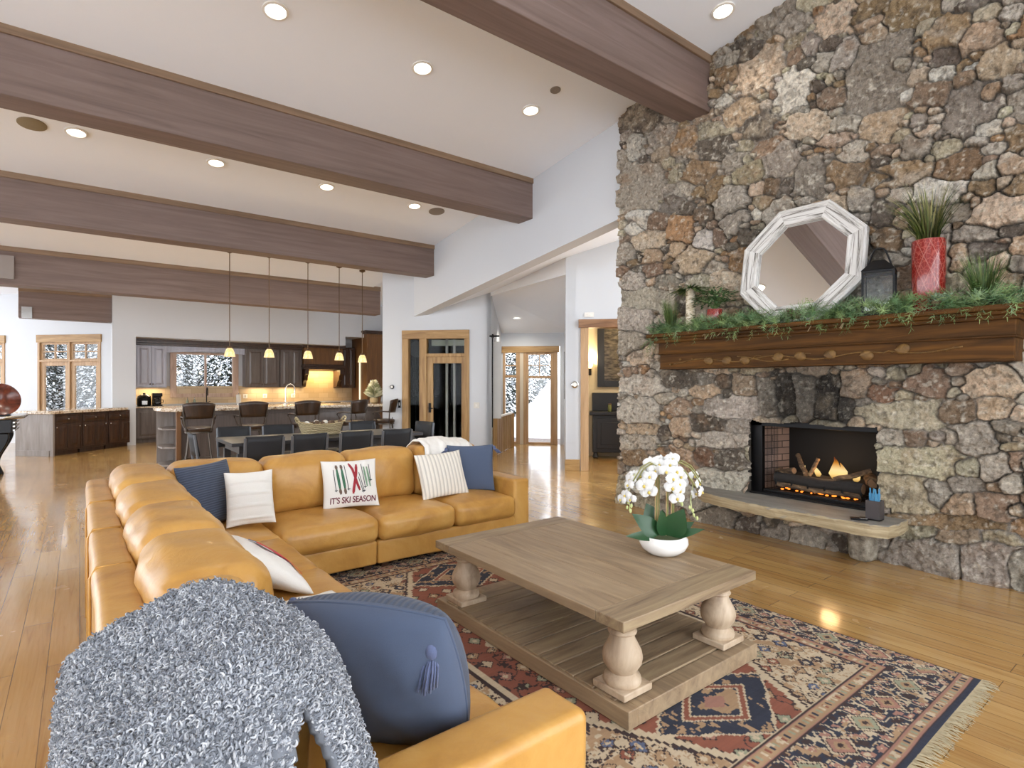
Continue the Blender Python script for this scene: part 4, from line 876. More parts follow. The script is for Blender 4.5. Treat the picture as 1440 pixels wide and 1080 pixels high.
near = ['leftmost dark dining chair on the sofa side of the dining table', 'second dark dining chair from the left on the sofa side', 'third dark dining chair from the left on the sofa side', 'rightmost dark dining chair on the sofa side of the table']
far = ['leftmost dark dining chair on the island side of the table', 'second dark dining chair from the left on the island side', 'dark dining chair on the island side hidden behind the wicker basket', 'rightmost dark dining chair on the island side of the table']
spots = [(x, 7.14, 0, l) for x, l in zip((1.70, 2.22, 2.81, 3.38), near)]+[(x, 8.43, PI, l) for x, l in zip((1.73, 2.33, 2.98, 3.64), far)]
spots += [(1.36, 7.92, -PI/2, 'dark dining chair at the left head of the table, seen side on'), (4.16, 7.95, PI/2+.2, 'dark dining chair at the right head of the table, by the lift door')]
for i, (x, y, r, l) in enumerate(spots):
    o = C0 if i == 0 else dup(C0); o.location = (x, y, 0); o.rotation_euler = (0, 0, r); o['label'] = l; o['group'] = 'dark dining chairs around the table'
e = empty('wicker_basket', 'pale wicker basket with two loop handles on the dining table', 'basket', (2.70, 7.9, .761))
t = NT('wicker'); v = t.coord(); w1 = t.n('ShaderNodeTexWave'); w1.wave_type = 'BANDS'; w1.bands_direction = 'Z'; w1.inputs['Scale'].default_value = 22; w1.inputs['Distortion'].default_value = 6; w1.inputs['Detail'].default_value = 3; t.l(v, w1.inputs['Vector'])
c = t.ramp(w1.outputs['Fac'], [(.1, '9a7f50'), (.35, 'd8bf8c'), (.8, 'f2e2b8')]); M['wicker'] = t.bsdf(c, .8, bump=w1.outputs['Fac'], bstr=.9, bdist=.02)
def bask(u, v):
    a = 2*PI*u; f = .78+.22*v; return (.32*f*math.cos(a), .19*f*math.sin(a), .005+.165*v+.03*v*abs(math.cos(a))**3)
m = MB(); m.grid(bask, 36, 6); m.add([(.24*math.cos(a), .145*math.sin(a), .012) for a in np.linspace(0, 2*PI, 25)[:-1]], [tuple(range(24))]); m.build('body', M['wicker'], e, smooth=60, solid=.014)
for s in (-1, 1):
    m = MB(); m.tube([(s*.31, -.07, .18), (s*.34, -.05, .24), (s*.345, 0, .255), (s*.34, .05, .24), (s*.31, .07, .18)], .014, 8); m.build('handle', M['wicker'], e, smooth=60)
M['white_ball'] = plain('white_wool', 'e8e4da', .9, bstr=.3, nscale=40); M['cone'] = plain('pine_cone', '5d4836', .8, var=.3, nscale=50, bstr=.6)
for i in range(14):
    a = i*2.4; r = .04+.15*(i/14); p = (2.70+r*1.5*math.cos(a), 7.9+r*.75*math.sin(a), .761+.155+.012*math.cos(i))
    w = i % 3 == 0
    o = MB().ell((0, 0, 0), (.042, .042, .042) if w else (.036, .036, .045), 10, 7).build('wool_ball' if w else 'pine_cone', M['white_ball'] if w else M['cone'], smooth=180)
    o.location = p; tag(o, 'small white ball heaped in the wicker basket' if w else 'brown pine cone heaped in the wicker basket', 'ornament' if w else 'pine cone', 'white balls in the basket' if w else 'pine cones in the basket')
m = MB(); m.ell((2.7, 7.9, .85), (.25, .14, .06), 16, 8); tag(m.build('basket_filling', M['cone'], smooth=180), 'brown filling of twigs under the ornaments in the basket', 'filling', None, 'stuff')
e = empty('place_card', 'small white folded napkin on the dining table', 'napkin', (2.55, 7.5, .761)); MB().box((0, 0, .012), (.12, .09, .022), .2).build('napkin', M['cream'], e, bevel=.004)

# dark cabinet at the far left with a round dish
e = empty('bar_cart', 'black carved side cabinet with chrome edged top at the left picture edge', 'cabinet', (-1.45, 11.55, 0))
M['inkblack'] = plain('ink_black', '101116', .35, var=.1, spec=.3)
MB().b2((-.8, 0, .72), (.62, .95, .93)).build('case', M['inkblack'], e, bevel=.01)
MB().prism([(-.85, -.06), (.55, -.06), (.76, .18), (.76, 1.0), (-.85, 1.0)], .935, .985).build('top', M['steel'], e, bevel=.012)
for i in range(3): MB().b2((.622, .08, .745+i*.06), (.655, .88, .775+i*.06)).build('chrome_slat', M['steel'], e, bevel=.004)
MB().b2((-.7, .15, .08), (.40, .85, .72)).build('pedestal', M['inkblack'], e, bevel=.02)
for y in (.05, .78):
    m = MB(); m.prism([(.34, .72), (.58, .72)]+[(.50+.09*math.cos(k*.35)+.015*k*0, .70-.06*k) for k in range(1, 10)]+[(.44, .08), (.47, .0), (.33, .0), (.34, .3)], y, y+.1, 'y'); m.build('scroll_leg', M['inkblack'], e, bevel=.015)
e = empty('round_dish', 'round reddish brown dish standing on edge on the black cabinet', 'dish', (-.98, 11.75, .987)); Rr = Matrix.Rotation(1.25, 3, 'X') @ Matrix.Rotation(.3, 3, 'Y')
m = MB(); m.lathe([(.02, -.06), (.17, -.03), (.24, .03), (.25, .06), (.235, .06), (.16, 0), (.001, -.02)], (0, 0, .245), 32, Matrix.Rotation(.55, 3, 'Z') @ Matrix.Rotation(1.35, 3, 'X')); m.build('bowl', wood('red_brown', ['3a1a10', '6b3220', '8a4a30'], (6, 6, 6), .25, coat=.4), e, smooth=50)
m = MB(); m.b2((-.10, -.08, 0), (.12, .14, .03)); m.build('stand', M['inkblack'], e, bevel=.006)
# ------------------------------------------------------------------ soft shapes
def puff(c, d, r=.05, bulge=(0, 0, 0), n=7, wr=.003, seed=0):
    """rounded, cushion-like box as an MB in world coordinates"""
    h = [x/2 for x in d]; r = min([r]+[x*.98 for x in h]); key = {}; vs = []; fs = []; R = random.Random(seed)
    ph = [R.uniform(0, 6) for _ in range(6)]
    def ticks(k):
        e = r/h[k]; a = [-1, -1+e*.35, -1+e*.7, -1+e]; b = [-x for x in a[::-1]]
        return a+[(-1+e)+(2-2*e)*i/n for i in range(1, n)]+b
    T = [ticks(k) for k in range(3)]
    def pt(q):
        kk = tuple(round(x, 5) for x in q)
        if kk in key: return key[kk]
        p = [q[i]*h[i] for i in range(3)]; inn = [max(-(h[i]-r), min(h[i]-r, p[i])) for i in range(3)]
        dv = Vector([p[i]-inn[i] for i in range(3)])
        if dv.length > 1e-9: dv = dv.normalized()*r
        o = Vector(inn)+dv
        for i in range(3):
            j, k = (i+1) % 3, (i+2) % 3; o[i] += bulge[i]*q[i]*(1-q[j]**2)*(1-q[k]**2)
        w = wr*(math.sin(9*o.x+ph[0])*math.sin(11*o.y+ph[1])+math.sin(13*o.z+ph[2]+5*o.x)+.6*math.sin(23*o.y+17*o.x+ph[3]))
        if dv.length > 1e-9: o += dv.normalized()*w
        vs.append(Vector(c)+o); key[kk] = len(vs)-1; return key[kk]
    for ax in range(3):
        j, k = (ax+1) % 3, (ax+2) % 3
        for s in (-1, 1):
            for a in range(len(T[j])-1):
                for b in range(len(T[k])-1):
                    q = []
                    for (u, v) in ((a, b), (a+1, b), (a+1, b+1), (a, b+1)):
                        p = [0, 0, 0]; p[ax] = s; p[j] = T[j][u]; p[k] = T[k][v]; q.append(pt(p))
                    fs.append(tuple(q if s > 0 else q[::-1]))
    m = MB(); m.add(vs, fs); return m
def W(o, e): o.location = [-x for x in e.location]; return o
def span(x0, x1, y0, y1, z0, z1): return ((x0+x1)/2, (y0+y1)/2, (z0+z1)/2), (x1-x0, y1-y0, z1-z0)

# ------------------------------------------------------------------ sectional sofa
SO = empty('sectional_sofa', 'large tan leather L-shaped sectional sofa around the coffee table', 'sofa', (.6, 4.6, 0))
def sp(name, x0, x1, y0, y1, z0, z1, r=.03, b=(0, 0, 0), n=7, wr=.002, seed=0):
    c, d = span(x0, x1, y0, y1, z0, z1); return W(puff(c, d, r, b, n, wr, seed).build(name, M['leather'], SO, smooth=180), SO)
sp('base', .10, 1.05, 1.2, 4.3, .045, .235, .02); sp('base', .10, 1.87, 4.16, 5.1, .045, .235, .02); sp('base', 1.874, 3.3, 4.16, 5.1, .045, .235, .02)
sp('back_frame', .035, .175, 1.08, 5.2, .05, .775, .035, n=14, wr=.003); sp('back_frame', .035, 3.42, 5.06, 5.2, .05, .765, .035, n=14, wr=.003)
sp('armrest', .05, 1.108, 1.085, 1.262, .05, .585, .028, (0, 0, .004)); sp('armrest', 3.24, 3.425, 4.15, 5.2, .05, .575, .028, (0, 0, .004))
for i, (a, b) in enumerate(((1.265, 2.26), (2.26, 3.24), (3.24, 4.02))): sp('seat_cushion', .42, 1.115, a, b, .236, .43, .055, (0, 0, .03), 8, .003, i)
sp('seat_cushion', .42, 1.115, 4.02, 4.86, .236, .43, .055, (0, 0, .03), 8, .003, 9)
for i, (a, b) in enumerate(((1.118, 1.872), (1.872, 2.579), (2.579, 3.238))): sp('seat_cushion', a, b, 4.10, 4.86, .236, .43, .06, (0, .015, .035), 8, .003, 20+i)
for i, (a, b) in enumerate(((.52, 1.17), (1.17, 1.85), (1.85, 2.51), (2.51, 3.235))): sp('back_cushion', a, b, 4.71, 5.06, .42, .875, .085, (0, .035, .02), 8, .005, 30+i)
for i, (a, b) in enumerate(((4.15, 5.05), (3.36, 4.15), (2.66, 3.36), (1.96, 2.66), (1.265, 1.96))): sp('back_cushion', .183, .52 if i < 4 else .425, a, b, .42, .885, .085, (.025, 0, .02), 8, .006, 40+i)
for x, y in ((.18, 1.2), (.98, 1.2), (.98, 4.2), (1.8, 4.22), (1.95, 4.22), (3.2, 4.22), (3.3, 5.1), (.18, 5.1)): W(MB().b2((x-.03, y-.03, .011), (x+.03, y+.03, .05)).build('foot', M['walnut'], SO), SO)
# welt seams along the outer back
for y in (1.96, 2.66, 3.36, 4.15):
    m = MB(); m.tube([(.03, y, .1), (.03, y, .74), (.05, y, .778), (.16, y, .778)], .006, 5); W(m.build('seam', M['leather'], SO, smooth=180), SO)

# ------------------------------------------------------------------ pillows (local x wide, z high, front faces -y)
def pil_t(u, v, t): return t/2*max(0, (1-u*u)*(1-v*v))**.42
PIN = [.06]
def pil_xy(u, v, w, h): return w/2*u*(1-PIN[0]*(1-v*v)), h/2*v*(1-PIN[0]*(1-u*u))
def pillow_mesh(w, h, t, n=18, pleats=0, wr=.0, seed=0):
    m = MB()
    def side(sg):
        def f(a, b):
            u = math.sin((a-.5)*PI); v = math.sin((b-.5)*PI); x, z = pil_xy(u, v, w, h); y = pil_t(u, v, t)
            y += (1-u*u)*(1-v*v)*wr*(math.sin(9*x/w+seed)*math.sin(7*z/h+2*seed)+math.sin(17*x/w+11*z/h))
            if pleats: y += .015*max(0, math.sin(z/h*PI*pleats))**8*(1-u*u)**.3
            return (x, sg*y, z)
        return f
    m.grid(side(-1), n, n*(3 if pleats else 1)); m.grid(side(1), n, n*(3 if pleats else 1), flip=True); return m
def weld(o):
    bm = bmesh.new(); bm.from_mesh(o.data); bmesh.ops.remove_doubles(bm, verts=bm.verts, dist=1e-5); bmesh.ops.recalc_face_normals(bm, faces=bm.faces); bm.to_mesh(o.data); bm.free(); return o
def pillow(label, c, xd, zd, w, h, t, mat, **kw):
    e = empty('throw_pillow', label, 'pillow', c, R=basis(xd, zd)); weld(pillow_mesh(w, h, t, **kw).build('cover', mat, e, smooth=180)); return e
def tassel(e, p, s=1.0, d=(0, 0, -1)):
    p = Vector(p); d = Vector(d).normalized(); m = MB(); m.tube([p-d*.0, p+d*.02*s], .006*s, 6); m.ell(p+d*.045*s, (.02*s, .02*s, .028*s), 10, 7); o = m.build('tassel', M['tassel'], e, smooth=180)
    m = MB()
    for i in range(26):
        a = i*2.4; r = .02*s*math.sqrt(i/26); q = Vector((math.cos(a)*r, math.sin(a)*r, 0))
        m.tube([p+d*.06*s+q*.8, p+d*.085*s+q*1.3, p+d*.135*s+q*1.5], .0034*s, 4)
    m.build('tassel_fringe', M['tassel'], o, smooth=180)
M['tassel'] = fabric('tassel_yarn', '566080', 90)
pillow('navy ribbed throw pillow standing in the sofa corner', (.745, 4.545, .685), (.33, .27, 0), (-.10, .09, .42), .50, .46, .13, M['navyrib'])
pillow('white pleated throw pillow beside the ribbed navy pillow', (.985, 4.40, .648), (1, -.08, 0), (-.02, .16, .38), .33, .40, .13, M['pleat'], pleats=9)
sk = pillow("white throw pillow with coloured skis and the words IT'S SKI SEASON", (1.805, 4.565, .64), (.43, -.09, .0), (-.02, .17, .37), .46, .415, .11, M['whitefab'])
kn = pillow('cream throw pillow with vertical knitted stripes', (2.645, 4.475, .645), (1, -.03, .04), (-.02, .15, .38), .48, .42, .12, M['knit'])
nv = pillow('plain navy throw pillow with corner tassels at the right arm of the sofa', (3.01, 4.545, .665), (.41, -.20, .0), (.0, .10, .4), .46, .45, .12, M['navy'])
tassel(nv, (.215, -.01, .215), .8, (.5, -.2, -.6)); tassel(nv, (-.215, -.01, .205), .8, (-.5, -.2, -.6))
rb = pillow('white throw pillow with a red and blue motif leaning on the left back cushions', (.70, 2.93, .60), (-.12, 1, .0), (-.36, .04, .28), .46, .43, .15, M['whitefab'], wr=.004)
PIN[0] = -.09
bg = pillow('large plain navy throw pillow with a tassel leaning by the near armrest', (.684, 1.53, .645), (.556, -.831, .035), (-.25, -.126, .96), .51, .41, .22, M['navy'], wr=.011, seed=2)
tassel(bg, (.225, -.02, .17), 1.0, (-.10, -.42, -.85)); tassel(bg, (-.245, -.0, .195), .8, (-.25, .3, -.2))
m = pillow_mesh(.507, .407, .23); m.v = [(x*1.004, y*1.5 if y > 0 else .0, z*1.004) for x, y, z in m.v]
q = m.build('quilted_front', M['navyrib2'], bg, smooth=180); q['label'] = 'quilted navy front panel'
m = MB(); pts = []
for k in range(97):
    s = k/96*8 % 8; a = -1+ (s % 2); i = int(s//2)
    u, v = [(a, 1), (1, -a), (-a, -1), (-1, a)][i] if k < 96 else (-1, 1)
    x, z = pil_xy(u*.995, v*.995, .51, .41); pts.append((x, 0, z))
m.tube(pts, .0045, 6, False); m.build('piping', M['navy'], bg, smooth=180); PIN[0] = .06

# motifs on the ski pillow: strips and lettering that follow the pillow face
def on_pillow(x, z, w, h, t, off):
    u = max(-.99, min(.99, x/(w/2))); v = max(-.99, min(.99, z/(h/2)))
    for _ in range(3): u = max(-.99, min(.99, x/(w/2)/(1-.06*(1-v*v)))); v = max(-.99, min(.99, z/(h/2)/(1-.06*(1-u*u))))
    return (x, -pil_t(u, v, t)-off, z)
def strip(e, name, pts, wd, col, w, h, t, off=.0025, taper=1):
    m = MB(); P = []
    for i in range(len(pts)-1):
        for k in range(6): P.append(Vector(pts[i])*(1-k/6)+Vector(pts[i+1])*(k/6))
    P.append(Vector(pts[-1])); vs = []
    for i, p in enumerate(P):
        d = (P[min(i+1, len(P)-1)]-P[max(0, i-1)]).normalized(); nrm = Vector((-d.y, d.x)); ww = wd/2*(1 if taper == 1 or 1 < i < len(P)-2 else .7)
        for s in (-1, -.33, .33, 1): q = p+nrm*ww*s; vs.append(on_pillow(q.x, q.y, w, h, t, off))
    m.add(vs, [(4*i+k, 4*i+k+1, 4*i+k+5, 4*i+k+4) for i in range(len(P)-1) for k in range(3)])
    return m.build(name, col, e, smooth=180)
cm = {k: plain('embroidery_'+k, c, .9, var=.12, nscale=60, bstr=.3) for k, c in dict(red='9a2f38', green='3f6b52', brown='6d5a4e', olive='8a9464', black='2f3138', dark='54323c', sage='7f9a80', blue='3b4f8a', scarlet='c0333c').items()}
w, h, t = .46, .415, .11
for x in (-.105, -.066):
    strip(sk, 'ski', [(x-.006, .135), (x+.018, -.085)], .022, cm['green'], w, h, t, taper=0); strip(sk, 'ski_tip', [(x-.009, .155), (x-.004, .115)], .022, cm['brown'], w, h, t, .004, 0); strip(sk, 'ski_tip', [(x+.013, -.05), (x+.019, -.098)], .022, cm['brown'], w, h, t, .004, 0)
strip(sk, 'ski', [(-.012, .165), (.018, .11), (.05, -.02), (.068, -.075)], .020, cm['red'], w, h, t, .003, 0); strip(sk, 'ski', [(.052, .152), (.045, .07), (.02, -.05), (.012, -.10)], .022, cm['red'], w, h, t, .005, 0)
for a, b in (((-.137, .115), (-.122, -.075)), ((-.047, .15), (-.022, -.07)), ((.068, .08), (.105, -.09)), ((.062, .04), (.095, -.095)), ((.092, .155), (.115, -.06)), ((.157, .15), (.165, .0))):
    strip(sk, 'ski_pole', [a, b], .0055, cm['black'], w, h, t, .003); strip(sk, 'pole_basket', [(b[0]-.012, b[1]+.01), (b[0]+.012, b[1]+.012)], .006, cm['black'], w, h, t, .003)
for x in (.112, .138): strip(sk, 'ski', [(x, .128), (x+.02, -.045)], .017, cm['sage'], w, h, t, .003, 0)
fc = bpy.data.curves.new('lettering', 'FONT'); fc.body = "IT'S SKI SEASON"; fc.size = .066; fc.align_x = 'CENTER'; fc.shear = .12; fc.offset = .0014; fc.space_character = .98
fo = bpy.data.objects.new('lettering_source', fc); COL.objects.link(fo); dg = bpy.context.evaluated_depsgraph_get(); me = bpy.data.meshes.new_from_object(fo.evaluated_get(dg))
bpy.data.objects.remove(fo); bm = bmesh.new(); bm.from_mesh(me)
bmesh.ops.subdivide_edges(bm, edges=[e_ for e_ in bm.edges if e_.calc_length() > .012], cuts=2); bmesh.ops.triangulate(bm, faces=bm.faces)
xs = [v.co.x for v in bm.verts]; sc = .375/(max(xs)-min(xs)); x0 = (max(xs)+min(xs))/2
for v in bm.verts: v.co = Vector(on_pillow((v.co.x-x0)*sc+.012, v.co.y*1.02-.168, w, h, t, .004))
bm.to_mesh(me); bm.free(); me.name = 'lettering'; me.materials.clear(); me.materials.append(plain('embroidery_letters', '6b2b38', .9)); lo = bpy.data.objects.new('lettering', me); COL.objects.link(lo); lo.parent = sk; lo['label'] = "dark red words IT'S SKI SEASON"
strip(rb, 'motif', [(-.02, .13), (-.06, .04), (-.07, -.08)], .03, cm['blue'], .46, .43, .15, .007); strip(rb, 'motif', [(-.05, .10), (-.10, .02), (-.10, -.08), (-.15, -.15)], .045, cm['scarlet'], .46, .43, .15, .008)

# white blankets
def blanket(name, label, cat, fn, nu, nv, mat): return tag(MB().grid(fn, nu, nv).build(name, mat, smooth=180, solid=.012), label, cat)
def bl(u, v):
    x = 2.62+.52*u; s = v
    y, z = [(4.70, .62), (4.675, .74), (4.72, .87), (4.85, .915), (5.02, .90), (5.17, .83), (5.225, .74), (5.23, .55)][min(7, int(s*7))]
    k = s*7-int(s*7); y2, z2 = [(4.70, .62), (4.675, .74), (4.72, .87), (4.85, .915), (5.02, .90), (5.17, .83), (5.225, .74), (5.23, .55)][min(7, int(s*7)+1)]
    y = y+(y2-y)*k; z = z+(z2-z)*k; f = .008*math.sin(u*21+s*2)+.006*math.sin(u*37)
    return (x+.10*(s-.5)*(1-u), y-f*(1 if s < .35 else -.3), z+abs(f)+.018*math.sin(u*PI)**.5*(1 if .2 < s < .8 else .2)+.012*math.sin(5*u))
blanket('throw_blanket', 'white blanket draped over the back of the sofa behind the navy pillow', 'blanket', bl, 40, 21, M['throwwhite'])
def bl2(u, v):
    x = .53+.43*u; y = 2.22+.44*v; return (x, y, .478+.018*math.sin(PI*u)**.3*math.sin(PI*v)**.3+.006*math.sin(18*u+3*v)*math.sin(9*v))
blanket('knit_blanket', 'white knitted blanket folded on the seat behind the large navy pillow', 'blanket', bl2, 26, 26, M['throwwhite'])

# ------------------------------------------------------------------ curly grey fleece draped over the near end of the sofa back
PR = [(-.035, .40), (-.04, .55), (-.035, .70), (-.01, .80), (.06, .84), (.14, .88), (.22, .93), (.28, .95), (.34, .945), (.40, .915), (.44, .875), (.462, .82), (.47, .74), (.472, .66), (.475, .60)]
YF = [1.83, 1.80, 1.78, 1.77, 1.76, 1.74, 1.72, 1.69, 1.60, 1.47, 1.40, 1.36, 1.33, 1.30, 1.27]
YN = [.95, .93, .91, .90, .89, .88, .88, .88, .88, .89, .90, .92, .94, .96, .98]
def lerp(L, s):
    s = max(0, min(len(L)-1.0001, s*(len(L)-1))); i = int(s); k = s-i; a, b = L[i], L[i+1]
    return a+(b-a)*k if not isinstance(a, tuple) else tuple(p+(q-p)*k for p, q in zip(a, b))
def fl_pt(u, v, off=0):
    x, z = lerp(PR, u); y = lerp(YN, u)+(lerp(YF, u)-lerp(YN, u))*v
    n0 = lerp(PR, max(0, u-.03)); n1 = lerp(PR, min(1, u+.03)); tx, tz = n1[0]-n0[0], n1[1]-n0[1]; L = math.hypot(tx, tz)+1e-9
    nx, nz = -tz/L, tx/L
    d = .012*math.sin(11*y+6*u)+.010*math.sin(17*u+5*y)
    dr = max(0, 1.27-y); z -= dr*dr*2.3*(1 if z > .6 else .3)
    e = 1-abs(2*v-1); off2 = off+d-(.02 if e < .08 else 0)
    return (x+nx*off2, y, z+nz*off2)
FE = empty('fleece_throw', 'curly blue grey sheepskin throw draped over the near end of the sofa back', 'throw', (.25, 1.4, .9))
def notch(u, v):
    x, y, z = fl_pt(u, v); return .285 < x < .37 and y < 1.07-abs(x-.328)*1.9
m = MB(); nu, nv = 120, 150; I = {}
for i in range(nu+1):
    for j in range(nv+1): I[i, j] = len(m.v); m.v.append(fl_pt(i/nu, j/nv))
for i in range(nu):
    for j in range(nv):
        if not notch((i+.5)/nu, (j+.5)/nv): m.f.append((I[i, j], I[i+1, j], I[i+1, j+1], I[i, j+1]))
W(m.build('hide', plain('fleece_base', '6f737a', .95, var=.2, nscale=60, bstr=.4), FE, smooth=180, solid=.02), FE)
m = MB(); R = random.Random(3); cols = [lin(c) for c in ('83878e', '969aa1', 'abaeb4', 'bfc1c5', '8d9198', '73777f')]
for k in range(46000):
    u, v = R.random(), R.random() if k < 30000 else R.random()*.42
    if notch(u, v): continue
    a = Vector(fl_pt(u, v, .008)); b = Vector(fl_pt(u, v, .03)); n_ = (b-a).normalized()
    w_ = R.uniform(0, 2*PI); t1 = n_.orthogonal().normalized(); t2 = n_.cross(t1); d = t1*math.cos(w_)+t2*math.sin(w_); r = R.uniform(.003, .0068); tw = n_.cross(d)
    lean = R.uniform(.2, .9); pts = []; sw = R.uniform(2.6, 5.2)
    for s in range(6):
        q = -1.1+sw*s/5; pts.append(a+d*(r*math.sin(q)+r*.5)+n_*(r*1.15*(1-math.cos(q))*lean+r*.5)+tw*(s/5-.5)*R.uniform(.003, .009))
    m.tube(pts, [.0016, .0024, .0026, .0024, .0019, .0009], 4, False, col=[(lambda f, c: tuple(x*f for x in c))(R.uniform(.85, 1.2), R.choice(cols))][0])
W(m.build('curls', M['fleece'], FE, smooth=180), FE)

# ------------------------------------------------------------------ coffee table
t = NT('weathered_oak'); v = t.coord((16, 1.5, 16)); n = t.noise(v, 1, 7, .65, 1.0); g = t.noise(t.coord((3, 1.2, 3)), 1, 3)
c = t.ramp(n, [(.28, '664f38'), (.48, '8d7558'), (.66, 'a68d6c')]); c = t.mix(t.math('MULTIPLY', g, .45), c, rgba('b5a48c')); M['oak'] = t.bsdf(c, .5, bump=n, bstr=.2, bdist=.004)
t = NT('weathered_oak_cross'); v = t.coord((1.5, 16, 16)); n = t.noise(v, 1, 7, .65, 1.0); c = t.ramp(n, [(.28, '685440'), (.48, '8f7a60'), (.66, 'a79373')]); M['oakx'] = t.bsdf(c, .5, bump=n, bstr=.2, bdist=.004)
t = NT('turned_oak'); v = t.coord((7, 7, 3)); n = t.noise(v, 1, 6, .6, 1.2); c = t.ramp(n, [(.3, '97806a'), (.5, 'bca68c'), (.7, 'd0bda4')]); M['oakt'] = t.bsdf(c, .55, bump=n, bstr=.15, bdist=.003)
CT = empty('coffee_table', 'weathered wood coffee table with turned legs and a slatted lower shelf', 'coffee table', (2.34, 2.355, .011))
x0, x1, y0, y1 = -.533, .532, -.785, .784
for i in range(6):
    a = x0+(x1-x0)*i/6; b = x0+(x1-x0)*(i+1)/6; MB().b2((a+.0012, y0+.165, .42), (b-.0012, y1-.165, .465)).build('top_plank', M['oak'], CT, bevel=.003)
for a, b in ((y0, y0+.162), (y1-.162, y1)): MB().b2((x0, a, .418), (x1, b, .466)).build('end_board', M['oakx'], CT, bevel=.004)
m = MB(); m.b2((x0+.09, y0+.09, .385), (x1-.09, y1-.09, .419)); m.build('apron', M['oak'], CT, bevel=.004)
m = MB(); m.b2((-.505, -.79, 0), (-.44, .81, .08)); m.b2((.47, -.79, 0), (.535, .81, .08)); m.b2((-.44, -.79, 0), (.47, -.70, .08)); m.b2((-.44, .72, 0), (.47, .81, .08)); m.build('shelf_frame', M['oak'], CT, bevel=.004)
for i in range(11):
    a = -.70+1.42*i/11; b = -.70+1.42*(i+1)/11; MB().b2((-.49, a+.004, .045), (.52, b-.004, .088)).build('shelf_slat', M['oakx'], CT, bevel=.004)
prof = [(.082, .118), (.086, .13), (.082, .15), (.066, .158), (.060, .168), (.070, .182), (.087, .208), (.092, .235), (.086, .265), (.07, .295), (.058, .318), (.054, .338), (.064, .343), (.067, .350), (.062, .357), (.056, .362), (.066, .372), (.078, .39), (.082, .40)]
for lx in (-.385, .385):
    for ly in (-.65, .65):
        MB().b2((lx-.095, ly-.095, .0885), (lx+.095, ly+.095, .12)).build('leg_plinth', M['oakt'], CT, bevel=.005)
        MB().lathe(prof, (lx, ly, 0), 32).build('leg', M['oakt'], CT, smooth=60)

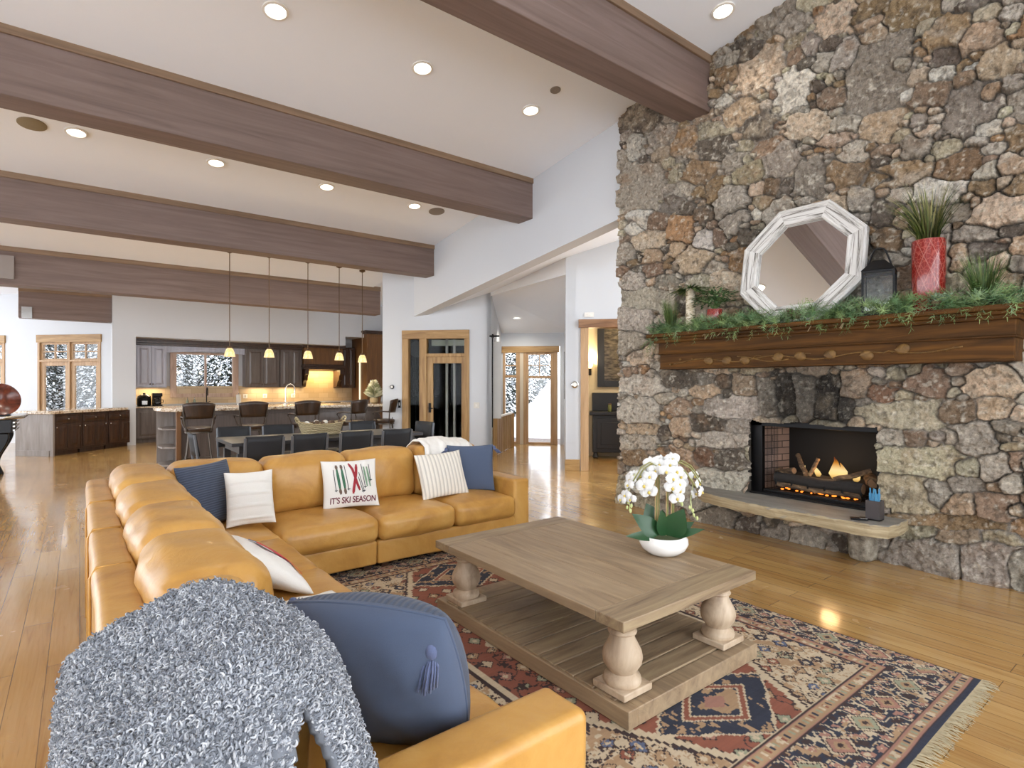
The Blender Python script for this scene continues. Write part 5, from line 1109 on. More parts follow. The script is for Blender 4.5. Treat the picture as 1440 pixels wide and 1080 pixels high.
# ------------------------------------------------------------------ rug
def rug():
    X0, X1, Y0, Y1 = 1.10, 3.555, .765, 4.38; st = .005
    nx = int((X1-X0)/st); ny = int((Y1-Y0)/st); A, B = np.meshgrid(np.linspace(0, X1-X0, nx+1), np.linspace(0, Y1-Y0, ny+1), indexing='ij'); Wd, Ln = X1-X0, Y1-Y0
    q = lambda a, s=.0075: np.round(a/s)*s                                 # woven steps
    a, b = q(A), q(B); ca, cb = a-Wd/2, b-Ln/2
    navy, rust, ivory, tan, pink, dk, sage, blue = (np.array(lin(c)) for c in ('2c303e', '85503e', 'bdac91', 'a28566', '9c7263', '3a2b2a', '8f9179', '55607a'))
    C = np.zeros(A.shape+(3,)); C[:] = ivory
    def put(m_, col): C[m_] = col
    ea = np.minimum(a, Wd-a); eb = np.minimum(b, Ln-b)-.03; e = np.minimum(ea+.07, eb)
    horiz = eb < ea+.07; tt = np.where(horiz, ca, cb)                           # coordinate running along the border
    n1 = fbm(a*14, b*14, 71); n2 = fbm(a*30, b*30, 75); n3 = fbm(a*7, b*7, 79)
    # field: ivory ground with scattered sprigs, stepped rust medallion, navy centre and pendants
    def scatter(sz, seed, cols, r0, mask):
        R = np.random.default_rng(seed); gi, gj = np.floor(a/sz).astype(int), np.floor(b/sz).astype(int); K = R.random((80, 120, 4))
        k = K[gi % 80, gj % 120]; dx = a-(gi+.3+.4*k[..., 0])*sz; dy = b-(gj+.3+.4*k[..., 1])*sz; rr = np.abs(dx)+np.abs(dy)*(.7+.6*k[..., 3]); ci = (k[..., 2]*len(cols)).astype(int)
        for i, cc in enumerate(cols):
            put(mask & (ci == i) & (rr < r0*sz), dk); put(mask & (ci == i) & (rr < r0*sz*.8), cc); put(mask & (ci == i) & (rr < r0*sz*.35), ivory)
    field = e > .39
    put(field & (n1 > .60), tan); scatter(.11, 1, [navy, rust, sage, blue, tan, navy], .42, field); put(field & (np.abs(n1-.5) < .022), dk); put(field & (np.abs(n2-.42) < .02), tan)
    ax, by = np.abs(ca), np.abs(cb)
    step = lambda v, s: np.floor(v/s)*s
    med = (ax/.98+step(by, .03)/1.85 < 1) & (ax < .70) & field
    med_o = (ax/1.03+step(by, .03)/1.92 < 1) & (ax < .74) & field; med_w = (ax/1.05+step(by, .03)/1.95 < 1) & (ax < .76) & field
    put(med_w, dk); put(med_o, ivory); put(med, rust); scatter(.13, 4, [tan, pink, ivory, sage], .36, med); put(med & (np.abs(n3-.55) < .02), dk)
    serr = np.abs(((ax*1.0+by*.8)/.065) % 1-.5)*.05
    for cy, rx, ry in ((0, .46, .70), (1.10, .38, .27)):
        dd = ax/rx+np.abs(by-cy)/ry; s_ = serr*2.2
        put(med & (dd < 1.10+s_), ivory); put(med & (dd < 1.04+s_), navy); put(med & (dd < .66), ivory); put(med & (dd < .62), rust); put(med & (dd < .52), ivory); put(med & (dd < .48), navy)
        put(med & (dd < 1+s_) & (n2 > .62) & (dd > .68), tan); put(med & (dd < .48) & (n1 > .54), tan); put(med & (dd < .2), pink)
    # borders from the field outwards
    def band(lo, hi): return (e >= lo) & (e < hi)
    def marks(lo, hi, base, per, cols):
        m_ = band(lo, hi); put(m_, base); mid = (lo+hi)/2; k = np.floor(tt/per).astype(int); f = np.abs(tt/per-k-.5)
        for i, cc in enumerate(cols): put(m_ & (k % len(cols) == i) & (f < .23) & (np.abs(e-mid) < (hi-lo)*.3), cc)
        put(m_ & (n2 > .64), ivory)
    put(band(.378, .39), dk); put(band(.37, .378), pink); marks(.322, .37, tan, .032, [navy, sage, ivory, rust]); put(band(.312, .322), pink); put(band(.30, .312), dk)
    mb_ = band(.065, .30); put(mb_, navy)
    wx = a+.05*(fbm(a*6, b*6, 81)-.5)*2; wy = b+.05*(fbm(a*6, b*6, 85)-.5)*2
    sc_ = np.sin(wx*78)+np.sin(wy*71)+1.2*np.sin((wx+wy)*46)
    put(mb_ & (np.abs(sc_) < .42), ivory); put(mb_ & (sc_ > 1.35), pink); put(mb_ & (sc_ < -1.5), dk); put(mb_ & (np.abs(sc_-2.2) < .22), ivory); put(mb_ & (n2 > .66), tan)
    per = .25; k = np.floor(tt/per); f = (tt/per-k-.5)*per; d2 = np.abs(f)/.085+np.abs(e-.185)/.075
    for lim, cc in ((1.06, dk), (1.0, ivory), (.84, dk)): put(mb_ & (d2 < lim), cc)
    put(mb_ & (d2 < .76) & (k % 2 == 0), pink); put(mb_ & (d2 < .76) & (k % 2 != 0), sage); put(mb_ & (d2 < .45), tan); put(mb_ & (d2 < .22), dk)
    put(band(.057, .065), dk); put(band(.05, .057), pink); marks(.012, .05, tan, .032, [navy, ivory, sage, navy]); put(band(.004, .012), pink); put(band(0, .004), dk); put((ea < .012) & (eb > 0), dk)
    # long sides carry only narrow lines outside the main border
    put(eb < 0, navy)
    C = C*(.86+.28*fbm(A*3, B*3, 91)[..., None])*(.92+.16*(vnoise(A*2, B*140, 95))[..., None])
    Z = .006+.002*vnoise(A*60, B*60, 97); Z[0, :] = Z[-1, :] = Z[:, 0] = Z[:, -1] = .0015
    V = np.stack([X0+A, Y0+B+.006*(vnoise(A*4, B*0, 99)-.5)*(B < .1), Z], -1).reshape(-1, 3); I = np.arange((nx+1)*(ny+1)).reshape(nx+1, ny+1)
    quads = np.stack([I[:-1, :-1], I[1:, :-1], I[1:, 1:], I[:-1, 1:]], -1).reshape(-1, 4)
    me = bpy.data.meshes.new('pile'); me.vertices.add(len(V)); me.vertices.foreach_set('co', V.ravel().astype(np.float32)); me.loops.add(quads.size); me.polygons.add(len(quads))
    me.loops.foreach_set('vertex_index', quads.ravel().astype(np.int32)); me.polygons.foreach_set('loop_start', np.arange(0, quads.size, 4, dtype=np.int32)); me.update(calc_edges=True)
    at = me.color_attributes.new('Col', 'FLOAT_COLOR', 'POINT'); at.data.foreach_set('color', np.concatenate([np.clip(C.reshape(-1, 3), 0, 1), np.ones((len(V), 1))], 1).astype(np.float32).ravel())
    me.materials.append(M['rug']); e = empty('area_rug', 'faded rust, ivory and navy oriental rug under the coffee table', 'rug', (0, 0, 0))
    o = bpy.data.objects.new('pile', me); COL.objects.link(o); o.parent = e
    m = MB(); R = random.Random(4)
    for ye, sg in ((Y0, -1), (Y1, 1)):
        x = X0
        while x < X1:
            L = R.uniform(.03, .075); dx = R.uniform(-.03, .03); x += R.uniform(.0028, .0055)
            m.tube([(x, ye+.004*-sg, .005), (x+dx*.4, ye+sg*L*.5, .008), (x+dx, ye+sg*L, .003)], [.0022, .002, .0012], 4, False)
    m.build('fringe', plain('fringe_wool', 'b3a688', .9, var=.2, nscale=40), e)
rug()
# ------------------------------------------------------------------ orchid
OR = empty('potted_orchid', 'white orchid in a round white bowl on the coffee table', 'plant', (2.74, 2.07, .478))
MB().lathe([(.075, 0), (.09, .004), (.125, .03), (.141, .062), (.138, .09), (.122, .108), (.116, .106), (.122, .09)], n=40, capt=False).build('bowl', plain('white_ceramic', 'f0eeea', .25, var=.01), OR, smooth=60)
MB().ell((0, 0, .085), (.118, .118, .025), 20, 8).build('moss', plain('moss', '4b5234', .95, var=.4, nscale=60, bstr=.8), OR, smooth=180)
R = random.Random(8)
gl = plain('orchid_leaf', '274a2a', .3, var=.25)
cr, cf = Vector((.791, -.612, 0)), Vector((.612, .791, 0))           # across and away directions used to spread the plant
for a, L, w, up, bend in ((-.95, .20, .12, 1.4, .45), (-.6, .20, .15, 2.2, .12), (.55, .20, .14, 1.8, .15), (.95, .17, .07, .75, .3), (-1.0, .24, .06, .3, .15), (.9, .2, .05, .5, .2), (.1, .16, .09, 1.1, .5), (-.2, .17, .08, 2.2, .1)):
    b = cr*a+cf*R.uniform(-.7, .3); m = MB(); m.leaf(Vector((b.x*.04, b.y*.04, .10)), (b.x, b.y, up*.8), (-cf*1.2+Vector((0, 0, .8))), L, w, bend*.7, 8, .2); m.build('leaf', gl, OR, smooth=180)
stm = plain('orchid_stem', '8b8a52', .6, var=.2); stk = plain('bamboo_stake', 'b59a6c', .6, var=.15)
wht = plain('orchid_petal', 'd9d8d5', .6, var=.03); yel = plain('orchid_throat', 'd8c060', .5, var=.2); lil = plain('orchid_bud', 'c9d090', .5, var=.1)
tips = []
for dx, dy, side in ((-.05, 0, -1), (-.03, .02, -1), (.01, -.02, 1), (.045, .0, 1), (.06, .03, 1)):
    p = Vector((0, 0, .09))+cr*dx+cf*dy; hh = .40+.05*abs(dx)*10
    MB().cyl(p, p+Vector((0, 0, hh-.06)), .0035, n=6).build('stake', stk, OR)
    pts = [p+cr*.008]+[p+cr*(.008+side*.0*k)+Vector((0, 0, hh*k/4)) for k in (1, 2, 3, 4)]
    arc = [pts[-1]+cr*side*(.04*k+.004*k*k)+cf*(-.012*k)+Vector((0, 0, .05*math.sin(k*.75)*1.2-.016*k*k)) for k in (1, 2, 3)]
    m = MB(); m.tube(pts+arc, .004, 6); m.build('flower_stem', stm, OR, smooth=180); tips.append(arc)
def flower(c, face, s, spin=0):
    c = Vector(c); f = Vector(face).normalized(); a = f.cross(Vector((0, 0, 1))).normalized(); b = a.cross(f); m = MB()
    def petal(ang, L, w, d0):
        d = a*math.cos(ang)+b*math.sin(ang); n_ = 5; vs = []; sd = f.cross(d)
        for i in range(n_+1):
            t_ = i/n_; ww = w*math.sin(PI*(.10+.86*t_))**.75/2; q = c+d*L*t_+f*(d0+.012*s/.05*math.sin(t_*2.2)-.012*t_*t_)
            vs += [q-sd*ww-f*.004, q+f*.004, q+sd*ww-f*.004]
        fs = []
        for i in range(n_): fs += [(3*i, 3*i+1, 3*i+4, 3*i+3), (3*i+1, 3*i+2, 3*i+5, 3*i+4)]
        m.add(vs, fs)
    for k in (0, 1, 2): petal(PI/2+k*2*PI/3+spin, s*.85, s*.62, 0)
    for k in (-1, 1): petal(PI/2-k*1.35+spin, s, s*1.15, .003)
    o = m.build('flower', wht, OR, smooth=180)
    MB().ell(c+f*.012-b*.006, (s*.16, s*.16, s*.2), 8, 6).build('throat', yel, o, smooth=180)
fl_pos = [(-.05, .50, 0), (-.085, .47, -.03), (-.02, .535, .02), (.0, .505, -.05), (.035, .535, .0), (.06, .50, -.04), (.03, .465, -.07), (-.005, .55, .05), (.085, .47, -.02), (.07, .43, -.06), (.03, .41, -.07), (.075, .39, -.04), (.105, .43, .0), (-.10, .435, -.03), (-.125, .47, .01), (-.12, .42, -.05), (-.185, .45, .0), (-.20, .42, -.03), (-.165, .47, .02), (-.215, .36, -.02), (-.19, .34, -.04), (-.235, .33, 0), (-.09, .38, -.03), (.17, .47, .01), (.185, .43, -.02), (.20, .38, -.02), (.175, .36, .02), (.06, .345, -.05), (-.065, .54, .03), (.055, .565, .03)]
for i, (u, z, v_) in enumerate(fl_pos):
    p = cr*u*1.06+cf*v_+Vector((0, 0, z-.012)); out = cr*(u*2.6+R.uniform(-.25, .25))-cf*(1.0 if abs(u) < .14 else .45)+Vector((0, 0, R.uniform(-.1, .35)))
    flower(p, out, R.uniform(.044, .054)*(1 if abs(u) < .15 else .82), R.uniform(-.2, .2))
m = MB()
for sx, pts in ((-1, [(-.17, .47), (-.2, .40), (-.215, .33), (-.20, .28), (-.205, .25)]), (1, [(.15, .48), (.175, .41), (.16, .32), (.165, .25), (.19, .205)]), (1, [(.07, .40), (.085, .33), (.10, .29)])):
    m = MB(); P = [cr*a+Vector((0, 0, z)) for a, z in pts]; m.tube(P, .003, 5)
    for k, p in enumerate(P[-2:]): m.ell(p+cr*.008, (.008, .008, .014), 8, 6); m.ell(p-cr*.012+Vector((0, 0, .02)), (.007, .007, .012), 8, 6)
    m.build('bud_spray', lil, OR, smooth=180)
pass

# ------------------------------------------------------------------ fireplace
t = NT('firebrick'); v = t.coord((1, 1, 1), (PI/2, 0, 0)); vv = t.n('ShaderNodeTexCoord'); sp_ = t.n('ShaderNodeSeparateXYZ'); t.l(vv.outputs['Object'], sp_.inputs[0]); cmb = t.n('ShaderNodeCombineXYZ')
t.l(t.math('ADD', sp_.outputs[0], sp_.outputs[1]), cmb.inputs[0]); t.l(sp_.outputs[2], cmb.inputs[1])
b = t.n('ShaderNodeTexBrick'); b.inputs['Scale'].default_value = 1; b.inputs['Brick Width'].default_value = .21; b.inputs['Row Height'].default_value = .068; b.inputs['Mortar Size'].default_value = .005
for k, c_ in (('Color1', 'a38d82'), ('Color2', '86736a'), ('Mortar', '4a413d')): b.inputs[k].default_value = rgba(c_)
t.l(cmb.outputs[0], b.inputs['Vector']); so = t.noise(t.coord((2, 2, 2)), 1, 3); M['firebrick'] = t.bsdf(t.mix(t.ramp(so, [(.45, .0), (.7, .6)]), b.outputs['Color'], rgba('1a1716')), .9, bump=b.outputs['Fac'], bstr=-.4)
FB = empty('fireplace_insert', 'black framed firebox with a brick lining set in the stone wall', 'fireplace', (5.4, 2.42, .39))
def loc(mb, name, mat, parent=FB, **kw): o = mb.build(name, mat, parent, **kw); o.location = (-5.4, -2.42, -.39) if parent is FB else (0, 0, 0); return o
m = MB(); m.b2((5.92, 1.95, .39), (5.95, 2.89, 1.16)); loc(m, 'back_wall', M['grime']); m = MB(); m.prism([(5.48, 1.86), (5.92, 1.97), (5.92, 1.94), (5.48, 1.82)], .39, 1.16); m.prism([(5.48, 2.98), (5.92, 2.87), (5.92, 2.91), (5.48, 3.01)], .39, 1.16); loc(m, 'brick_lining', M['firebrick'])
m = MB(); m.b2((5.36, 1.83, .375), (5.95, 3.0, .395)); loc(m, 'fire_floor', M['grime']); m = MB(); m.b2((5.43, 1.83, 1.14), (5.95, 3.0, 1.17)); loc(m, 'fire_roof', M['grime'])
m = MB(); m.b2((5.42, 2.90, .39), (5.48, 3.02, 1.15)); m.b2((5.42, 1.82, .39), (5.48, 1.88, 1.15)); m.b2((5.42, 1.82, 1.06), (5.48, 3.02, 1.15)); m.b2((5.42, 1.82, .39), (5.46, 3.02, .41)); loc(m, 'steel_frame', M['black'], bevel=.004)
m = MB()
for k in range(22):
    y = 2.895-.006*k; x = 5.49+.012*math.sin(k*1.1); m.tube([(x, y, .42), (x, y, 1.06)], .0011, 4, False)
for k in range(54): z = .42+.012*k; m.tube([(5.49+.012*math.sin(j*1.1), 2.895-.006*j, z) for j in range(0, 22, 3)], .0009, 3, False)
loc(m, 'mesh_curtain', M['iron'])
m = MB(); m.b2((5.44, 1.90, .396), (5.50, 2.9, .43)); loc(m, 'ash_lip', M['grime'], bevel=.004)
GR = empty('fire_grate', 'black iron grate with upturned tines holding the logs', 'grate', (5.62, 2.40, .396))
m = MB()
for k in range(6):
    y = -.38+.152*k; m.tube([(.12, y, .07), (-.14, y, .07), (-.155, y, .10), (-.155, y, .15)], .010, 6); 
m.cyl((.08, -.4, .06), (.08, .4, .06), .01, n=6); m.cyl((-.1, -.4, .06), (-.1, .4, .06), .01, n=6)
for y in (-.36, .36):
    for x in (-.1, .08): m.cyl((x, y, 0), (x, y, .06), .01, n=6)
m.build('bars', M['iron'], GR, smooth=60)
t = NT('log_bark'); n = t.noise(t.coord((6, 2, 6)), 4, 6, .7); M['logb'] = t.bsdf(t.ramp(n, [(.32, '2a211b'), (.5, '5f4a36'), (.68, 'a4835c')]), .9, bump=n, bstr=.6, bdist=.02)
M['logc'] = plain('charred_bark', '2a2624', .95, var=.35, nscale=30, bstr=.6); M['loge'] = plain('split_wood', '8a6a4c', .85, var=.25, nscale=25)
def log(label, p0, p1, r, mat='logb', end=True):
    c = (Vector(p0)+Vector(p1))/2; e = empty('fire_log', label, 'log', c, 0, 'gas fire logs'); a, b_ = Vector(p0)-c, Vector(p1)-c; m = MB()
    P = [a+(b_-a)*k/7+Vector((.006*math.sin(k*2.1), .004*math.cos(k*1.7), .006*math.sin(k*1.3))) for k in range(8)]; m.tube(P, [r*(1+.08*math.sin(k*1.9)) for k in range(8)], 12); m.build('bark', M[mat], e, smooth=60)
    d = (b_-a).normalized()
    for q, s in ((P[0], -1), (P[-1], 1)):
        m = MB(); m.cyl(q+d*s*.0015, q+d*s*.004, r*.86, n=12); m.build('cut_end', M['loge'], e)
log('thick charred log lying along the front of the fire', (5.50, 2.01, .545), (5.51, 2.80, .545), .052, 'logc')
log('pale barked log low in front, under the charred log', (5.485, 2.02, .478), (5.485, 2.78, .485), .026)
log('log at the back of the fire', (5.74, 2.03, .53), (5.74, 2.78, .53), .06, 'logc')
log('short log leaning out at the left of the fire', (5.60, 2.84, .585), (5.52, 2.63, .63), .032)
log('thin branch leaning back at left of the flames', (5.53, 2.52, .60), (5.66, 2.66, .77), .022); log('thin branch crossing the leaning one left of the flames', (5.56, 2.50, .60), (5.60, 2.44, .76), .018)
log('branch rising to the right across the fire', (5.49, 2.25, .60), (5.58, 1.98, .70), .022); log('stub of a log at the right end of the fire', (5.56, 1.95, .60), (5.70, 2.03, .62), .05)
t = NT('flame'); tc = t.coord(); spz = t.n('ShaderNodeSeparateXYZ'); t.l(tc, spz.inputs[0]); em = t.n('ShaderNodeEmission'); t.l(t.ramp(t.math('MULTIPLY', spz.outputs[2], 5.2), [(0, 'ffca6a'), (.45, 'ffe3a0'), (.8, 'f7a33c'), (1, 'b8561c')]), em.inputs[0]); em.inputs[1].default_value = 1.1
tr = t.n('ShaderNodeBsdfTransparent'); mx = t.n('ShaderNodeMixShader'); t.l(t.ramp(t.math('MULTIPLY', spz.outputs[2], 5.2), [(.0, .2), (.25, .85), (1, .15)]), mx.inputs[0]); t.l(tr.outputs[0], mx.inputs[1]); t.l(em.outputs[0], mx.inputs[2]); t.l(mx.outputs[0], t.out.inputs[0]); M['flame'] = t.m
for i, (y, h, w_) in enumerate(((2.30, .21, .05), (2.24, .16, .04), (2.47, .12, .03), (2.56, .10, .025), (2.10, .09, .03))):
    m = MB(); m.lathe([(w_*.5, 0), (w_, h*.22), (w_*.8, h*.5), (w_*.35, h*.8), (.002, h)], n=14); m.v = [(x*.6+.02*math.sin(z*22+i), y_+.014*math.sin(z*30+2*i), z) for x, y_, z in m.v]
    o = m.build('flame', M['flame'], smooth=180); o.location = (5.63, y, .585); tag(o, ['tallest flame in the middle of the fire', 'flame just right of the tallest one', 'low flame left of the middle', 'lowest flame at the left', 'small flame behind the right branch'][i], 'flame', 'flames of the gas fire')
m = MB(); R = random.Random(2)
for k in range(60): m.ell((5.56+R.uniform(-.09, .1), R.uniform(2.05, 2.76), .445+R.uniform(0, .012)), (R.uniform(.008, .02),)*2+(.008,), 6, 4)
tag(m.build('embers', emit('ember_glow', 'ff8a30', 2.2)), 'glowing embers under the grate', 'embers', None, 'stuff')
L = bpy.data.lights.new('fire_light', 'POINT'); L.energy = 3.5; L.specular_factor = .0; L.color = (1, .6, .28); L.shadow_soft_size = .08; o = bpy.data.objects.new('fire_light', L); COL.objects.link(o); o.location = (5.60, 2.33, .72)
# hearth slab on its stone foot
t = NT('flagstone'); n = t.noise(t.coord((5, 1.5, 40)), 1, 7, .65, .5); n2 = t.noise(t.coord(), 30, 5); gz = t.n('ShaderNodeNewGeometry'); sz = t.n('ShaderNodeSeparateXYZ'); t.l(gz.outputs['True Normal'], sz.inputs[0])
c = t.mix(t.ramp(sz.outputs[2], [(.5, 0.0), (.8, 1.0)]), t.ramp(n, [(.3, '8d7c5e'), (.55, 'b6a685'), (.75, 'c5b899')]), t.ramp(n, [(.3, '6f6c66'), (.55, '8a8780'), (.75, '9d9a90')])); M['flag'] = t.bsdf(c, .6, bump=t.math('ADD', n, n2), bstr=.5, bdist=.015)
HS = empty('hearth', 'thick sandstone hearth slab resting on a short stone foot', 'hearth', (5.1, 2.5, 0))
pol = [(5.39, 3.56), (5.27, 3.55), (5.12, 3.44), (5.0, 3.30), (4.93, 3.1), (4.90, 2.8), (4.87, 2.5), (4.88, 2.2), (4.86, 1.95), (4.87, 1.74), (4.93, 1.63), (5.05, 1.60), (5.39, 1.62)]
bm = bmesh.new(); P2 = []
for i in range(len(pol)):
    a, b_ = Vector(pol[i]), Vector(pol[(i+1) % len(pol)]); nseg = max(1, int((b_-a).length/.04)); P2 += [a.lerp(b_, k/nseg) for k in range(nseg)]
R = random.Random(5); m = MB(); rings = []
for j, z in enumerate((.285, .305, .33, .355, .377, .384)):
    for p in P2:
        o_ = R.uniform(-.012, .012)-(.012 if j in (0, 5) else 0); cx = Vector((5.25, 2.5)); d = (p-cx).normalized(); d.y *= .4; m.v.append((min(5.39, p.x+d.x*o_)-5.1, p.y+d.y*o_-2.5, z+R.uniform(-.003, .003)*(j < 5)))
n_ = len(P2); m.f = [(j*n_+k, j*n_+(k+1) % n_, (j+1)*n_+(k+1) % n_, (j+1)*n_+k) for j in range(5) for k in range(n_)]+[tuple(5*n_+k for k in range(n_)), tuple(range(n_-1, -1, -1))]
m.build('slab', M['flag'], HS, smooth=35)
t = NT('foot_stone'); n = t.noise(t.coord(), 14, 8, .7); M['footstone'] = t.bsdf(t.ramp(n, [(.3, '4b4238'), (.5, '8d8475'), (.7, 'b8b0a0')]), .9, bump=n, bstr=.8, bdist=.02)
o = puff((.17, -.575, .145), (.26, .15, .285), .03, (.01, .006, 0), 6, .010, 3).build('foot', M['footstone'], HS, smooth=60)
e = empty('match_holder', 'dark grey metal box of firelighters at the right end of the hearth', 'match holder', (5.08, 1.775, .387))
m = MB(); m.b2((-.05, -.05, 0), (.05, .05, .008)); m.b2((-.05, -.05, 0), (-.044, .05, .155)); m.b2((.044, -.05, 0), (.05, .05, .155)); m.b2((-.044, -.05, 0), (.044, -.044, .155)); m.b2((-.044, .044, 0), (.044, .05, .155)); m.build('box', plain('grey_tin', '514c4d', .45, .3), e)
M['bluestick'] = plain('blue_plastic', '4d93bd', .35)
for i, (x, y, a) in enumerate(((-.015, .02, .1), (.01, .028, -.05), (.0, -.018, .08), (-.02, -.032, -.12))):
    s = empty('gas_lighter', 'blue lighter standing in the grey tin on the hearth', 'lighter', (5.08+x, 1.775+y, .396), 0, 'blue lighters in the tin'); s.rotation_euler = (a*.6, a*.5, 0)
    MB().b2((-.008, -.010, 0), (.008, .010, .20)).build('handle', M['bluestick'], s, bevel=.003); MB().cyl((0, 0, .20), (0, 0, .24), .006).build('tip', M['bluestick'], s)
e = empty('fire_remote', 'small black and silver remote lying on the hearth slab', 'remote', (4.97, 1.85, .388), .5); MB().b2((-.03, -.06, 0), (.03, .06, .014)).build('body', M['black'], e, bevel=.004); MB().b2((-.026, -.055, .0145), (.026, -.005, .017)).build('keypad', M['steel'], e)

# ------------------------------------------------------------------ mantel and what stands on it
MT = empty('mantel_shelf', 'dark wood mantel shelf with a carved leafy vine', 'mantel', (5.05, 2.4, 1.64))
MB().b2((0, -1.484, 0), (.34, 1.466, .175)).build('fascia', M['mantel'], MT, bevel=.006)
m = MB()
for x, z0, z1 in ((-.018, .160, .18), (-.012, .175, .30), (-.055, .285, .318), (-.085, .315, .345), (-.12, .343, .382)): m.b2((x, -1.484+x*.6-.004, z0), (.34, 1.466-x*.8, z1))
m.build('crown_moulding', M['mantel'], MT, bevel=.008, seg=3)
MB().b2((-.008, -1.484, .0), (.0, 1.466, .018)).build('bead', M['mantel'], MT, bevel=.003)
lv = [(3.26, .075), (3.06, .072), (2.87, .066), (2.55, .085), (2.35, .085), (2.10, .09), (1.82, .072), (1.57, .11)]
m = MB(); yy = np.linspace(1.28, -1.20, 70)
m.tube([(-.004, y, .078+.022*math.sin(y*8.4)+(.02 if y < -.7 else 0)) for y in yy], .006, 6)
m.tube([(-.004, y, .078+.030*math.sin(y*8.4+PI)) for y in np.linspace(.55, .05, 16)], .006, 6)
for y in (.4, -.05, -.75, -1.1): m.tube([(-.004, y, .08), (-.006, y-.05, .11), (-.004, y-.09, .105)], .004, 5)
for y, z in ((1.32, .05), (1.2, .10), (1.05, .1)): m.ell((-.006, y, z), (.012, .014, .012), 8, 6)
m.build('vine', M['carve'], MT, smooth=180)
for k, (Y, z) in enumerate(lv):
    s = -1 if k % 2 else 1; m = MB()
    m.ell((-.005, Y-2.4, z), (.016, .052, .04), 14, 8, Matrix.Rotation(.35*s, 3, 'X')); m.leaf((-.022, Y-2.4+.05, z), (0, -1, .35*s), (-1, 0, 0), .10, .02, .05, 5); m.build('carved_leaf', M['carve'], MT, smooth=180)
TZ = 2.023
# garland
GA = empty('garland', 'long evergreen garland with ferns and cones along the mantel', 'garland', (5.1, 2.4, TZ))
M['twig'] = plain('dry_twig', '9a8a6a', .8, var=.2); m, mf, md = MB(), MB(), MB(); R = random.Random(12)
gr = [lin(c) for c in ('566f3d', '688450', '7c9860', '8aa168', '5e7f55', '7d976c')]
def sprig(mb, p, d, L, n, nl, w, cols):
    p = Vector(p); d = Vector(d).normalized(); cc = R.choice(cols); k = Vector((R.uniform(-1, 1), R.uniform(-1, 1), R.uniform(-1, 1))).normalized(); a = d.cross(k).normalized(); b = d.cross(a)
    for i in range(n):
        t_ = (i+.5)/n; q = p+d*L*t_+Vector((0, 0, -.25*L*t_*t_)); w_ = i*2.4; dd = (d*.8+a*math.cos(w_)+b*math.sin(w_)).normalized(); sd = dd.cross(d).normalized()*w; f = R.uniform(.8, 1.2); c_ = tuple(x*f for x in cc)
        e_ = q+dd*nl*(1-.4*t_); mb.add([q-sd, q+sd, e_+sd*.3, e_-sd*.3], [(0, 1, 2, 3)], c_)
for i in range(560):
    y = R.uniform(-1.58, 1.52); x = R.uniform(-.13, .10); z = R.uniform(.02, .11)*(1-.25*(y > 1.1))
    if y > -1.25 and y < 1.4 and x > .05: z = min(z, .05)
    d = (R.uniform(-1, .35), R.choice((-1, 1))*R.uniform(.3, 1), R.uniform(-.35, .55)); sprig(m, (x, y, z), d, R.uniform(.10, .19), 24, R.uniform(.05, .085), .0026, gr)
for i in range(70):
    y = R.uniform(-1.5, 1.55); sprig(m, (-.12, y, .04), (R.uniform(-.6, -.2), R.uniform(-.5, .5), R.uniform(-1.2, -.2)), R.uniform(.08, .16), 20, .055, .0026, gr)
for i in range(70):
    y = R.uniform(-1.5, 1.5); base = Vector((R.uniform(-.10, .03), y, R.uniform(.03, .08))); d = Vector((R.uniform(-.8, .1), R.uniform(-1, 1), R.uniform(-.15, .9))).normalized(); L_ = R.uniform(.12, .2); cc = R.choice([lin('6a9a5c'), lin('7fa868'), lin('5a8a62')])
    for k in range(9):
        t_ = k/9; q = base+d*L_*t_
        for s in (-1, 1):
            sd = d.cross(Vector((0, 0, 1))).normalized()*s; mf.leaf(q, sd+d*.5, (0, 0, 1), .05*(1-t_)+.012, .014, .15, 3, col=cc)
for k in range(10): sprig(m, (R.uniform(-.05, .05), 1.50+R.uniform(0, .06), R.uniform(-.02, .04)), (R.uniform(-.6, .2), .6, -R.uniform(.3, 1.2)), .2, 26, .05, .0022, gr)
m.build('needles', M['foliage'], GA); mf.build('fern_leaves', M['foliage'], GA)
for i in range(16):
    md = MB(); y = R.choice((1.15, 1.05, .8, .75, .72, .5, -.1, -.5))+R.uniform(-.08, .08); q = Vector((-.10, y, .02)); md.tube([q, q+Vector((-.03, -.02, -.03)), q+Vector((-.045, R.uniform(-.03, .05), -R.uniform(.05, .12)))], .003, 5); md.build('dry_twig', M['twig'], GA)
for y, z in ((.02, .09), (-.05, .07), (-1.05, .06), (.9, .06)):
    m = MB(); m.ell((-.09, y, z), (.03, .03, .04), 12, 9); m.v = [(x+.004*math.sin(90*zz), yy_, zz) for x, yy_, zz in m.v]; m.build('pine_cone', M['cone'], GA, smooth=180)
m = MB()
for k in range(120): a = R.uniform(0, 6.28); r_ = .07*math.sqrt(R.random()); m.leaf((-.08+r_*math.cos(a)*.5, -1.07+r_*math.sin(a), .06+R.uniform(0, .05)), (R.uniform(-1, 0), R.uniform(-1, 1), R.uniform(0, 1)), (0, 0, 1), .03, .018, .1, 3, col=lin(R.choice(('8fa58c', 'a7b8a2', '7a9480'))))
m.build('dusty_sprays', M['foliage'], GA)
